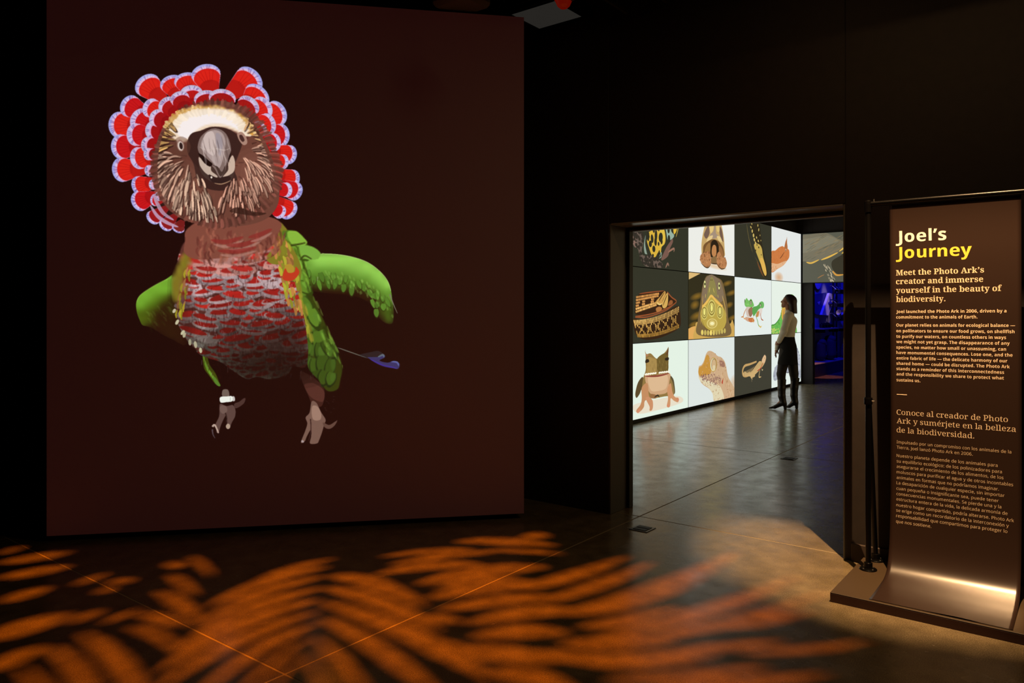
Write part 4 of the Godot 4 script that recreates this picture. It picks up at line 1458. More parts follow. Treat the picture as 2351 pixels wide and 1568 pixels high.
	words(bn, "Ark y sumérjete en la belleza", serif_light, cream, 0.0405, -0.894, 0.56, 0.898)
	words(bn, "de la biodiversidad.", serif_light, cream, 0.0405, -0.894, 0.375, 0.846)
	words(bn, "Impulsado por un compromiso con los animales de la", light, thin, 0.0235, -0.894, 0.54, 0.784)
	words(bn, "Tierra, Joel lanzó Photo Ark en 2006.", light, thin, 0.0235, -0.894, 0.368, 0.754)
	words(bn, "Nuestro planeta depende de los animales para", light, thin, 0.0235, -0.894, 0.48, 0.707)
	words(bn, "su equilibrio ecológico: de los polinizadores para", light, thin, 0.0235, -0.894, 0.499, 0.676)
	words(bn, "asegurarse el crecimiento de los alimentos, de los", light, thin, 0.0235, -0.894, 0.506, 0.646)
	words(bn, "moluscos para purificar el agua y de otros incontables", light, thin, 0.0235, -0.894, 0.548, 0.615)
	words(bn, "animales en formas que no podríamos imaginar.", light, thin, 0.0235, -0.894, 0.486, 0.584)
	words(bn, "La desaparición de cualquier especie, sin importar", light, thin, 0.0235, -0.894, 0.511, 0.554)
	words(bn, "cuan pequeña o insignificante sea, puede tener", light, thin, 0.0235, -0.894, 0.485, 0.523)
	words(bn, "consecuencias monumentales. Se pierde una y la", light, thin, 0.0235, -0.894, 0.497, 0.493)
	words(bn, "estructura entera de la vida, la delicada armonía de", light, thin, 0.0235, -0.894, 0.524, 0.463)
	words(bn, "nuestro hogar compartido, podría alterarse. Photo Ark", light, thin, 0.0235, -0.894, 0.552, 0.431)
	words(bn, "se erige como un recordatorio de la interconexión y", light, thin, 0.0235, -0.894, 0.53, 0.401)
	words(bn, "responsabilidad que compartimos para proteger lo", light, thin, 0.0235, -0.894, 0.524, 0.371)
	words(bn, "que nos sostiene.", light, thin, 0.0235, -0.894, 0.175, 0.34)
	var rule := [-0.893, 0.052, 1.06]
	obj("printed_rule", bevel(Vector3(rule[1], 0.004, 0.0012), 0.0004), cream, bn, Vector3(rule[0] + rule[1] / 2, rule[2], -cloth_depth(rule[2]) + 0.0003))


func font(names: Array, weight: int) -> SystemFont:
	var f := SystemFont.new()
	f.font_names = PackedStringArray(names)
	f.font_weight = weight
	return f


func words(parent: Node, text: String, f: Font, m: Material, em: float, x: float, wid: float, y: float) -> void:
	# one printed line, starting at x with its baseline at height y, wid metres long
	var t := TextMesh.new()
	t.text = text
	t.font = f
	t.font_size = 64
	t.pixel_size = 1.0 / 64.0
	t.depth = 0.0
	t.curve_step = 1.2
	t.horizontal_alignment = HORIZONTAL_ALIGNMENT_LEFT
	t.vertical_alignment = VERTICAL_ALIGNMENT_TOP
	var box := t.get_aabb()
	var base := f.get_ascent(64) / 64.0        # baseline below the top of the line
	var s := wid / box.size.x
	var o := obj("text_line", t, m, parent)
	o.scale = Vector3(s, em, 1.0)
	o.rotation.z = 0.0075
	o.rotation.x = atan((cloth_depth(y - 0.02) - cloth_depth(y + 0.02)) / 0.04)
	o.position = Vector3(x - box.position.x * s, y + base * em, -cloth_depth(y + base * em) + 0.0006)


# ------------------------------------------------------------------ the visitor: distance fields meshed as surface nets
func body_mesh(caps: Array, cell: float, k: float, low := -INF, high := INF) -> ArrayMesh:
	# caps: [a, b, radius at a, radius at b]; low and high cut the shape flat
	var lo := Vector3(INF, INF, INF)
	var hi := -lo
	for c in caps:
		for e in 2:
			var r: float = c[2 + e] + 3.0 * cell
			lo = lo.min(c[e] - Vector3(r, r, r))
			hi = hi.max(c[e] + Vector3(r, r, r))
	var nx := int((hi.x - lo.x) / cell) + 2
	var ny := int((hi.y - lo.y) / cell) + 2
	var nz := int((hi.z - lo.z) / cell) + 2
	var fld := PackedFloat32Array()
	fld.resize(nx * ny * nz)
	fld.fill(1.0)
	for c in caps:
		var a: Vector3 = c[0]
		var b: Vector3 = c[1]
		var ra: float = c[2]
		var rb: float = c[3]
		var ab := b - a
		var len2 := maxf(ab.length_squared(), 1e-9)
		var m := maxf(ra, rb) + k + 2.0 * cell
		var b0 := a.min(b) - Vector3(m, m, m) - lo
		var b1 := a.max(b) + Vector3(m, m, m) - lo
		for y in range(maxi(0, int(b0.y / cell)), mini(ny, int(b1.y / cell) + 1)):
			for z in range(maxi(0, int(b0.z / cell)), mini(nz, int(b1.z / cell) + 1)):
				var row := (y * nz + z) * nx
				for x in range(maxi(0, int(b0.x / cell)), mini(nx, int(b1.x / cell) + 1)):
					var p := lo + Vector3(x, y, z) * cell
					var t := clampf((p - a).dot(ab) / len2, 0.0, 1.0)
					var d := p.distance_to(a + ab * t) - lerpf(ra, rb, t)
					var f := fld[row + x]
					var h := maxf(k - absf(f - d), 0.0) / k
					fld[row + x] = minf(f, d) - h * h * k * 0.25
	if low > -INF or high < INF:
		for y in ny:
			var py := lo.y + y * cell
			var cut := maxf(low - py, py - high)
			for i in nz * nx:
				var at := y * nz * nx + i
				if fld[at] < cut:
					fld[at] = cut
	var ids := PackedInt32Array()
	ids.resize(nx * ny * nz)
	ids.fill(-1)
	var vs := PackedVector3Array()
	var ns := PackedVector3Array()
	var off := [0, 1, nx, nx + 1, nx * nz, nx * nz + 1, nx * nz + nx, nx * nz + nx + 1]
	var pos := [Vector3(0, 0, 0), Vector3(1, 0, 0), Vector3(0, 0, 1), Vector3(1, 0, 1), Vector3(0, 1, 0), Vector3(1, 1, 0), Vector3(0, 1, 1), Vector3(1, 1, 1)]
	var edges := [[0, 1], [2, 3], [4, 5], [6, 7], [0, 2], [1, 3], [4, 6], [5, 7], [0, 4], [1, 5], [2, 6], [3, 7]]
	for y in ny - 1:
		for z in nz - 1:
			for x in nx - 1:
				var at := (y * nz + z) * nx + x
				if fld[at] > 4.0 * cell:
					continue
				var neg := 0
				for o in off:
					if fld[at + o] < 0.0:
						neg += 1
				if neg == 0 or neg == 8:
					continue
				var sum := Vector3.ZERO
				var cnt := 0
				for e in edges:
					var f0 := fld[at + off[e[0]]]
					var f1 := fld[at + off[e[1]]]
					if (f0 < 0.0) != (f1 < 0.0):
						sum += (pos[e[0]] as Vector3).lerp(pos[e[1]], f0 / (f0 - f1))
						cnt += 1
				var g := Vector3.ZERO
				for i in 8:
					g += ((pos[i] as Vector3) * 2.0 - Vector3.ONE) * fld[at + off[i]]
				ids[at] = vs.size()
				vs.append(lo + (Vector3(x, y, z) + sum / cnt) * cell)
				ns.append(g.normalized())
	var idx := PackedInt32Array()
	var step := [1, nx * nz, nx]               # x, y, z
	for y in range(1, ny - 1):
		for z in range(1, nz - 1):
			for x in range(1, nx - 1):
				var at := (y * nz + z) * nx + x
				var f := fld[at]
				if absf(f) > 2.0 * cell:
					continue
				for ax in 3:
					var s0: int = step[ax]
					if (f < 0.0) == (fld[at + s0] < 0.0):
						continue
					var s1: int = step[(ax + 1) % 3]
					var s2: int = step[(ax + 2) % 3]
					var q := [ids[at], ids[at - s1], ids[at - s1 - s2], ids[at - s2]]
					if q.min() < 0:
						continue
					var n := ns[q[0]] + ns[q[2]]
					var cr := (vs[q[1]] - vs[q[0]]).cross(vs[q[2]] - vs[q[0]])
					if cr.dot(n) > 0.0:
						q.reverse()
					idx.append_array(PackedInt32Array([q[0], q[1], q[2], q[0], q[2], q[3]]))
	var arr := []
	arr.resize(Mesh.ARRAY_MAX)
	arr[Mesh.ARRAY_VERTEX] = vs
	arr[Mesh.ARRAY_NORMAL] = ns
	arr[Mesh.ARRAY_INDEX] = idx
	var am := ArrayMesh.new()
	am.add_surface_from_arrays(Mesh.PRIMITIVE_TRIANGLES, arr)
	return am


func joined_meshes(list: Array) -> ArrayMesh:
	var st := surf()
	for m in list:
		st.append_from(m, 0, Transform3D())
	return st.commit()


func grown(caps: Array, r: float) -> Array:
	var o := []
	for c in caps:
		o.append([c[0], c[1], c[2] + r, c[3] + r])
	return o


func person() -> void:
	var t := thing("person", "woman in white sweater, black skirt and boots viewing the displays", "person", Vector3(-3.873, 0, -12.023), deg_to_rad(17.85))
	var skin := mat("skin", C(158, 108, 84), 0.5)
	var knit := mat("white_knit", C(226, 220, 204), 0.85)
	knit.rim_enabled = true
	knit.rim = 0.3
	var black := mat("black_wool", C(7, 7, 7), 0.95)
	var sheer := mat("dark_tights", C(20, 12, 10), 0.7)
	var leather := mat("black_leather", C(13, 12, 10), 0.36)
	var hair := mat("dark_hair", C(44, 25, 18), 0.45)
	var arms := [
		[Vector3(0.016, 1.458, 0.15), Vector3(-0.036, 1.251, 0.195), 0.056, 0.043], [Vector3(-0.036, 1.251, 0.195), Vector3(-0.11, 1.073, 0.115), 0.043, 0.029],
		[Vector3(0.039, 1.458, -0.15), Vector3(-0.026, 1.245, -0.17), 0.056, 0.043], [Vector3(-0.026, 1.245, -0.17), Vector3(-0.133, 1.018, 0.02), 0.043, 0.028], [Vector3(-0.133, 1.018, 0.02), Vector3(-0.143, 0.949, 0.035), 0.027, 0.025],
	]
	var trunk := [
		[Vector3(0.045, 1.478, -0.11), Vector3(0.045, 1.478, 0.11), 0.055, 0.055], [Vector3(0.055, 1.382, 0.065), Vector3(0.039, 1.176, 0.045), 0.094, 0.07], [Vector3(0.055, 1.382, -0.065), Vector3(0.039, 1.176, -0.045), 0.094, 0.07],
		[Vector3(0.019, 1.355, 0.06), Vector3(0.019, 1.327, 0.06), 0.056, 0.054], [Vector3(0.019, 1.355, -0.06), Vector3(0.019, 1.327, -0.06), 0.056, 0.054],
	]
	var hips := [[Vector3(0.039, 1.176, 0.045), Vector3(0.023, 0.97, 0.065), 0.07, 0.108], [Vector3(0.039, 1.176, -0.045), Vector3(0.023, 0.97, -0.065), 0.07, 0.108]]
	var near_leg := [[Vector3(-0.016, 0.921, 0.085), Vector3(-0.081, 0.557, 0.09), 0.088, 0.06], [Vector3(-0.081, 0.557, 0.09), Vector3(-0.071, 0.406, 0.09), 0.056, 0.055], [Vector3(-0.071, 0.406, 0.09), Vector3(-0.065, 0.165, 0.09), 0.052, 0.036], [Vector3(-0.065, 0.131, 0.09), Vector3(-0.175, 0.034, 0.1), 0.036, 0.018]]
	var far_leg := [[Vector3(0.061, 0.921, -0.085), Vector3(0.107, 0.557, -0.09), 0.09, 0.062], [Vector3(0.107, 0.557, -0.09), Vector3(0.123, 0.406, -0.09), 0.056, 0.055], [Vector3(0.123, 0.406, -0.09), Vector3(0.116, 0.165, -0.09), 0.052, 0.036], [Vector3(0.116, 0.131, -0.09), Vector3(0.032, 0.034, -0.09), 0.036, 0.018]]
	var neck := [[Vector3(0.029, 1.616, 0), Vector3(0.042, 1.492, 0), 0.05, 0.056]]
	var low := arms + trunk + hips + near_leg + far_leg + neck
	# the head and the hands get finer cells of their own
	var head := body_mesh([
		[Vector3(0.036, 1.712, 0), Vector3(0.045, 1.712, 0), 0.083, 0.083], [Vector3(0.001, 1.731, 0.018), Vector3(0.001, 1.731, -0.018), 0.05, 0.05], [Vector3(-0.019, 1.685, 0.018), Vector3(-0.042, 1.636, 0.008), 0.05, 0.026], [Vector3(-0.019, 1.685, -0.018), Vector3(-0.042, 1.636, -0.008), 0.05, 0.026],
		[Vector3(0.019, 1.64, 0.035), Vector3(-0.05, 1.625, 0.006), 0.026, 0.018], [Vector3(0.019, 1.64, -0.035), Vector3(-0.05, 1.625, -0.006), 0.026, 0.018], [Vector3(-0.058, 1.623, 0), Vector3(-0.056, 1.628, 0), 0.017, 0.017],
		[Vector3(-0.048, 1.722, 0), Vector3(-0.081, 1.692, 0), 0.0085, 0.0085], [Vector3(-0.065, 1.686, 0.006), Vector3(-0.065, 1.686, -0.006), 0.011, 0.011], [Vector3(-0.065, 1.657, 0.008), Vector3(-0.065, 1.657, -0.008), 0.009, 0.009], [Vector3(-0.062, 1.645, 0.008), Vector3(-0.062, 1.645, -0.008), 0.0085, 0.0085],
		[Vector3(0.034, 1.69, 0.079), Vector3(0.028, 1.66, 0.077), 0.011, 0.008], [Vector3(0.034, 1.69, -0.079), Vector3(0.028, 1.66, -0.077), 0.011, 0.008], [Vector3(0.029, 1.616, 0), Vector3(0.039, 1.547, 0), 0.048, 0.052],
	], 0.004, 0.016)
	var near_hand := body_mesh([
		[Vector3(-0.109, 1.075, 0.115), Vector3(-0.126, 1.049, 0.088), 0.026, 0.03], [Vector3(-0.12, 1.058, 0.098), Vector3(-0.138, 1.038, 0.072), 0.027, 0.025],
		[Vector3(-0.137, 1.069, 0.085), Vector3(-0.154, 1.06, 0.05), 0.0095, 0.009], [Vector3(-0.154, 1.06, 0.05), Vector3(-0.153, 1.052, 0.012), 0.009, 0.0075],
		[Vector3(-0.141, 1.052, 0.082), Vector3(-0.158, 1.044, 0.046), 0.0098, 0.0092], [Vector3(-0.158, 1.044, 0.046), Vector3(-0.155, 1.037, 0.006), 0.0092, 0.0078],
		[Vector3(-0.142, 1.036, 0.08), Vector3(-0.158, 1.027, 0.044), 0.0095, 0.009], [Vector3(-0.158, 1.027, 0.044), Vector3(-0.154, 1.02, 0.008), 0.009, 0.0075],
		[Vector3(-0.14, 1.02, 0.078), Vector3(-0.154, 1.012, 0.046), 0.0085, 0.008], [Vector3(-0.154, 1.012, 0.046), Vector3(-0.149, 1.008, 0.016), 0.008, 0.0068],
		[Vector3(-0.112, 1.059, 0.1), Vector3(-0.106, 1.029, 0.072), 0.0115, 0.0105], [Vector3(-0.106, 1.029, 0.072), Vector3(-0.115, 1.012, 0.046), 0.0105, 0.0085],
	], 0.003, 0.007)
	var far_hand := body_mesh([
		[Vector3(-0.143, 0.949, 0.035), Vector3(-0.151, 0.915, 0.036), 0.024, 0.026], [Vector3(-0.151, 0.915, 0.05), Vector3(-0.162, 0.88, 0.05), 0.017, 0.016], [Vector3(-0.151, 0.915, 0.022), Vector3(-0.162, 0.88, 0.022), 0.017, 0.016],
		[Vector3(-0.163, 0.88, 0.062), Vector3(-0.167, 0.853, 0.063), 0.0092, 0.0085], [Vector3(-0.167, 0.853, 0.063), Vector3(-0.159, 0.828, 0.061), 0.0085, 0.0068],
		[Vector3(-0.164, 0.877, 0.044), Vector3(-0.167, 0.846, 0.044), 0.0096, 0.009], [Vector3(-0.167, 0.846, 0.044), Vector3(-0.158, 0.815, 0.042), 0.009, 0.007],
		[Vector3(-0.164, 0.877, 0.026), Vector3(-0.166, 0.846, 0.026), 0.0094, 0.0088], [Vector3(-0.166, 0.846, 0.026), Vector3(-0.156, 0.818, 0.025), 0.0088, 0.007],
		[Vector3(-0.163, 0.88, 0.009), Vector3(-0.163, 0.855, 0.008), 0.0085, 0.008], [Vector3(-0.163, 0.855, 0.008), Vector3(-0.154, 0.833, 0.009), 0.008, 0.0065],
		[Vector3(-0.14, 0.921, 0.052), Vector3(-0.129, 0.897, 0.06), 0.0115, 0.01], [Vector3(-0.129, 0.897, 0.06), Vector3(-0.126, 0.873, 0.058), 0.01, 0.0078],
	], 0.003, 0.006)
	obj("body", joined_meshes([body_mesh(low, 0.012, 0.03), head, near_hand, far_hand]), skin, t)
	var waist := [[Vector3(0.034, 1.537, 0), Vector3(0.043, 1.492, 0), 0.06, 0.068], [Vector3(0.039, 1.176, 0.045), Vector3(0.032, 1.121, 0.05), 0.079, 0.085], [Vector3(0.039, 1.176, -0.045), Vector3(0.032, 1.121, -0.05), 0.079, 0.085]]
	obj("sweater", joined_meshes([body_mesh(grown(trunk, 0.009) + waist, 0.0095, 0.022, Vector3(-11.673, 1.135, 0).y), body_mesh(grown(arms + trunk.slice(0, 1), 0.009), 0.0095, 0.022)]), knit, t)
	obj("skirt", body_mesh([[Vector3(0.036, 1.162, 0.04), Vector3(0.023, 0.97, 0.062), 0.082, 0.122], [Vector3(0.036, 1.162, -0.04), Vector3(0.023, 0.97, -0.062), 0.082, 0.122], [Vector3(0.023, 0.97, 0.062), Vector3(0.015, 0.667, 0.075), 0.122, 0.158], [Vector3(0.023, 0.97, -0.062), Vector3(0.015, 0.667, -0.075), 0.122, 0.158]], 0.011, 0.03, Vector3(-11.673, 0.708, 0).y, Vector3(-11.673, 1.152, 0).y), black, t)
	obj("tights", joined_meshes([body_mesh(grown(near_leg.slice(0, 2), 0.007), 0.011, 0.02), body_mesh(grown(far_leg.slice(0, 2), 0.007), 0.011, 0.02)]), sheer, t)
	for b in [
		[Vector3(-0.071, 0.488, 0.09), Vector3(-0.074, 0.337, 0.09), Vector3(-0.071, 0.213, 0.09), Vector3(-0.05, 0.11, 0.09), Vector3(-0.175, 0.036, 0.1), Vector3(-0.259, 0.017, 0.105), Vector3(-0.023, 0.083, 0.09), Vector3(-0.021, -0.014, 0.09)],
		[Vector3(0.128, 0.502, -0.09), Vector3(0.114, 0.337, -0.09), Vector3(0.11, 0.213, -0.09), Vector3(0.124, 0.11, -0.09), Vector3(0.039, 0.036, -0.09), Vector3(-0.019, 0.017, -0.09), Vector3(0.147, 0.083, -0.09), Vector3(0.15, -0.014, -0.09)],
	]:
		obj("boot", body_mesh([[b[0], b[1], 0.067, 0.06], [b[1], b[2], 0.06, 0.055], [b[2], b[3], 0.055, 0.05], [b[3], b[4], 0.046, 0.026], [b[4], b[5], 0.026, 0.011], [b[6], b[7], 0.028, 0.021]], 0.008, 0.014, 0.0, b[0].y - 0.012), leather, t)
	obj("hair", body_mesh([[Vector3(0.042, 1.736, 0.012), Vector3(0.042, 1.736, -0.012), 0.076, 0.076], [Vector3(0.071, 1.712, 0.02), Vector3(0.071, 1.712, -0.02), 0.082, 0.082], [Vector3(0.084, 1.685, 0.036), Vector3(0.103, 1.465, 0.034), 0.066, 0.056], [Vector3(0.084, 1.685, -0.036), Vector3(0.103, 1.465, -0.034), 0.066, 0.056], [Vector3(0.01, 1.767, 0.03), Vector3(0.058, 1.678, 0.064), 0.034, 0.03], [Vector3(0.01, 1.767, -0.03), Vector3(0.058, 1.678, -0.064), 0.034, 0.03]], 0.006, 0.02, Vector3(-11.673, 1.506, 0).y), hair, t)
	for z in [0.034, -0.034]:
		obj("eye", lathe([[0.0, -0.007], [0.006, -0.004], [0.0075, 0.0], [0.006, 0.004], [0.0, 0.007]], 12), M.black_plastic, t, Vector3(-0.048, 1.709, 0) + Vector3(0, 0, z))


# ------------------------------------------------------------------ the blue-lit alcove behind the gallery
func board(called: String, pts: Array, thick: float, m: Material, parent: Node) -> MeshInstance3D:
	# a flat outline of (distance, height) pairs on the alcove's left wall, given thickness towards the room
	var p := PackedVector2Array()
	for i in pts.size() / 2:
		p.append(Vector2(pts[2 * i], pts[2 * i + 1]))
	var st := surf()
	var ids := Geometry2D.triangulate_polygon(p)
	for k in ids.size() / 3:
		for x in [0.0, thick]:
			var v := []
			for j in 3:
				v.append(Vector3(x, p[ids[3 * k + j]].y, -p[ids[3 * k + j]].x))
			tri(st, v[0], v[1], v[2], Vector3(1 if x > 0 else -1, 0, 0))
	var mid := Vector2.ZERO
	for q in p:
		mid += q / p.size()
	for i in p.size():
		var a := p[i]
		var b := p[(i + 1) % p.size()]
		var o := (a + b) / 2.0 - mid
		quad(st, Vector3(0, a.y, -a.x), Vector3(0, b.y, -b.x), Vector3(thick, b.y, -b.x), Vector3(thick, a.y, -a.x), Vector3(0, o.y, -o.x))
	return obj(called, st.commit(), m, parent)


func alcove() -> void:
	var blue_wall := mat("blue_wall_paint", C(150, 150, 165), 0.8)
	var wa := structure_node("wall_alcove", "left wall of the blue lit alcove", "wall")
	obj("wall_section", bevel(Vector3(0.15, 4.5, 5.9), 0.004), blue_wall, wa, Vector3(-5.76, 2.25, -19.5))
	var we := structure_node("wall_alcove_end", "end wall of the blue lit alcove", "wall")
	obj("wall_section", bevel(Vector3(9.2, 4.5, 0.15), 0.004), blue_wall, we, Vector3(-1.2, 2.25, -22.4))
	var top := mat("alcove_plinth_top", C(150, 148, 150), 0.6)
	var p := thing("display_plinth", "dark display plinth with pale top in the blue alcove", "plinth", Vector3(-5.44, 0, -20.2))
	obj("body", bevel(Vector3(0.44, 0.29, 3.92), 0.004), M.black_plastic, p, Vector3(0, 0.145, 0))
	obj("top_panel", bevel(Vector3(0.45, 0.02, 3.94), 0.003), top, p, Vector3(0, 0.3, 0))
	var pale := mat("pale_cloth", C(214, 200, 214), 0.8)
	var navy := mat("navy_cloth", C(26, 34, 120), 0.7)
	var x := -5.68
	var disc := thing("wall_disc", "round pale disc high on the blue alcove wall", "disc", Vector3(x, 2.47, -20.0))
	obj("face", cyl(0.35, 0.03, -1.0, 40), pale, disc, Vector3(0.02, 0, 0), Vector3(0, 0, PI / 2))
	obj("rim", cyl(0.37, 0.024, -1.0, 40), M.black_plastic, disc, Vector3(0.012, 0, 0), Vector3(0, 0, PI / 2))
	var jk := thing("navy_panel", "navy blue cloth panel with a small white triangle", "cloth", Vector3(x, 0, 0))
	board("cloth_panel", [19.473,1.979,20.773,2.05,20.183,1.464,19.879,1.476,19.473,1.564], 0.03, navy, jk)
	board("triangle_mark", [19.935,1.787,20.183,1.815,20.068,1.722], 0.04, pale, jk)
	var tw := thing("slanted_sheet", "slanted pale sheet hanging in the blue alcove", "sheet", Vector3(x + 0.045, 0, 0))
	board("sheet", [20.773,2.039,21.372,2.004,20.673,1.451,20.087,1.47], 0.06, pale, tw)
	board("hem", [20.114,1.489,20.693,1.472,20.673,1.449,20.087,1.466], 0.068, pale, tw)
	var sh := thing("wall_shelf", "narrow wall shelf in the blue alcove", "shelf", Vector3(x, 0, 0))
	obj("shelf_board", bevel(Vector3(0.3, 0.035, 2.6), 0.004), top, sh, Vector3(0.15, 1.115, -20.9))
	for v in [19.9, 21.1, 22.0]:
		obj("bracket", bevel(Vector3(0.24, 0.09, 0.03), 0.003), M.black_metal, sh, Vector3(0.12, 1.055, -v))
	# cameras and lights on a rack at the right end
	var rk := thing("equipment_rack", "black rack of hanging camera equipment in the blue alcove", "rack", Vector3(x, 0, 0))
	obj("upright", tube(Vector3(0.16, 0.312, -21.25), Vector3(0.16, 2.35, -21.25), 0.016), M.black_metal, rk)
	obj("upright", tube(Vector3(0.16, 0.312, -20.9), Vector3(0.16, 2.35, -20.9), 0.016), M.black_metal, rk)
	for h in [2.22, 1.86, 1.5]:
		obj("crossbar", tube(Vector3(0.16, h, -20.62), Vector3(0.16, h, -21.5), 0.016), M.steel, rk)
	var n := 0
	for h in [2.08, 1.72, 1.36]:
		for v in [20.75, 21.08, 21.41]:
			n += 1
			var cm := thing("hanging_camera", "%s camera on the %s bar of the equipment rack" % [["nearest", "middle", "farthest"][(n - 1) % 3], ["upper", "middle", "lower"][(n - 1) / 3]], "camera", Vector3(x + 0.28, h, -v), 0.0, "cameras on the rack")
			var cb := obj("camera_body", bevel(Vector3(0.15, 0.11, 0.09), 0.012), M.black_plastic, cm, Vector3.ZERO, Vector3(0, 0.35 * n, 0))
			obj("lens", lathe([[0.0, 0.0], [0.04, 0.0], [0.042, 0.05], [0.048, 0.06], [0.048, 0.1], [0.038, 0.102], [0.0, 0.09]], 20), M.black_metal, cb, Vector3(0.0, 0, 0.03), Vector3(PI / 2, 0, 0))
			obj("hook", tube(Vector3(0, 0.05, 0), Vector3(-0.103, 0.142, 0), 0.005), M.steel, cm)
	for k in 2:
		var rf := thing("reflector_lamp", ["small pale reflector lamp near the sheet in the alcove", "small pale reflector lamp at the rack's far end"][k], "lamp", Vector3(x + 0.32, 1.52, -[20.915, 21.245][k]))
		obj("reflector", lathe([[0.03, 0.0], [0.04, 0.02], [0.065, 0.045], [0.072, 0.05], [0.068, 0.051], [0.0, 0.02]], 24), pale, rf, Vector3.ZERO, Vector3(PI / 2.4, 0, 0.3))
		obj("socket", cyl(0.03, 0.07), M.black_plastic, rf, Vector3(0, -0.02, -0.04))
		obj("arm", tube(Vector3(0, -0.02, -0.04), Vector3(-0.14, -0.02, -0.04), 0.006), M.black_metal, rf)
	for k in 3:
		var cm := thing("shelf_camera", ["leftmost small camera on the alcove shelf", "middle small camera on the alcove shelf", "rightmost small camera on the alcove shelf"][k], "camera", Vector3(x + 0.16, 1.135, -(19.92 + 0.26 * k)), 1.2, "cameras on the shelf")
		obj("camera_body", bevel(Vector3(0.16, 0.1, 0.08), 0.012), M.black_plastic, cm, Vector3(0, 0.05, 0))
		obj("lens", cyl(0.036, 0.09), M.black_metal, cm, Vector3(0, 0.05, 0.07), Vector3(PI / 2, 0, 0))
		obj("viewfinder", bevel(Vector3(0.06, 0.03, 0.06), 0.006), M.black_plastic, cm, Vector3(0, 0.113, 0))
	var cloth := mat("dark_canvas", C(60, 58, 66), 0.85)
	for k in 3:
		var bg := thing("rucksack", ["rucksack at the left end of the alcove plinth", "rounded rucksack in the middle of the alcove plinth", "small rucksack at the right end of the alcove plinth"][k], "rucksack", Vector3([-5.48, -5.44, -5.38][k], 0.31, -[19.7, 20.25, 21.5][k]), [0.2, 0.6, -0.2][k], "rucksacks on the plinth")
		var s: float = [1.0, 1.15, 0.7][k]
		obj("bag", body_mesh([[Vector3(0, 0.13, 0.1) * s, Vector3(0, 0.4, 0.09) * s, 0.115 * s, 0.105 * s], [Vector3(0, 0.13, -0.1) * s, Vector3(0, 0.4, -0.09) * s, 0.115 * s, 0.105 * s]], 0.02, 0.05, 0.003), cloth, bg)
		obj("lid", body_mesh([[Vector3(0.02, 0.46, 0.1) * s, Vector3(0.02, 0.46, -0.1) * s, 0.088 * s, 0.088 * s], [Vector3(0.1, 0.4, 0.08) * s, Vector3(0.1, 0.4, -0.08) * s, 0.03 * s, 0.03 * s]], 0.016, 0.05), cloth, bg)
		obj("pocket", body_mesh([[Vector3(0.11, 0.14, 0.05) * s, Vector3(0.11, 0.2, -0.05) * s, 0.05 * s, 0.05 * s]], 0.014, 0.03), M.black_plastic, bg)
	# blue flood and a warm pin spot, as fittings under the ceiling
	spot("blue_floodlight", "blue floodlight over the alcove", Vector3(-4.7, 4.1, -18.6), Vector3(-5.5, 1.0, -21.0), Color(0.07, 0.09, 1.0), 12.0, 34.0, 0.06)
	spot("sheet_spotlight", "small white spotlight on the slanted sheet in the alcove", Vector3(-4.2, 4.2, -20.0), Vector3(-5.62, 1.75, -20.75), Color(1.0, 0.86, 0.98), 3.4, 8.0, 0.02)
	spot("pin_spotlight", "small warm spotlight over the alcove", Vector3(-4.6, 4.2, -17.4), Vector3(-5.15, 0.1, -18.6), Color(1.0, 0.6, 0.68), 11.0, 8.0, 0.02)


func spot(called: String, label: String, at: Vector3, aim: Vector3, c: Color, energy: float, angle: float, size: float, group := "") -> Node3D:
	# a can light on a yoke: housing, glowing lens, and the light just in front of the lens
	var t := thing(called, label, "lamp", at)
	t.look_at_from_position(at, aim, Vector3(0.01, 1, 0.02).normalized())
	if group:
		t.set_meta("group", group)
	obj("housing", lathe([[0.0, 0.0], [0.05, 0.0], [0.06, 0.02], [0.062, 0.2], [0.058, 0.2], [0.056, 0.16], [0.0, 0.16]], 28), M.black_metal, t, Vector3(0, 0, 0.2), Vector3(-PI / 2, 0, 0))
	obj("lens", cyl(0.054, 0.006), glow("lens_" + called, c, 3.0), t, Vector3(0, 0, 0.035), Vector3(PI / 2, 0, 0))
	obj("yoke", boxes([[Vector3(0.068, 0.05, 0.1), Vector3(0.006, 0.14, 0.025)], [Vector3(-0.068, 0.05, 0.1), Vector3(0.006, 0.14, 0.025)], [Vector3(0, 0.12, 0.1), Vector3(0.142, 0.006, 0.025)]], 0.001), M.black_metal, t)
	var inv := t.global_transform.affine_inverse()
	var hold := t.global_transform * Vector3(0, 0.12, 0.1)
	obj("stem", tube(inv * hold, inv * Vector3(hold.x, 4.5, hold.z), 0.008), M.black_metal, t)
	var l := SpotLight3D.new()
	l.name = called + "_beam"
	l.light_color = c
	l.light_energy = energy
	l.spot_angle = angle
	l.spot_angle_attenuation = 0.6
	l.spot_range = 30.0
	l.spot_attenuation = 2.0
	l.light_size = size
	l.shadow_enabled = true
	t.add_child(l)
	l.position = Vector3(0, 0, -0.02)
	return t


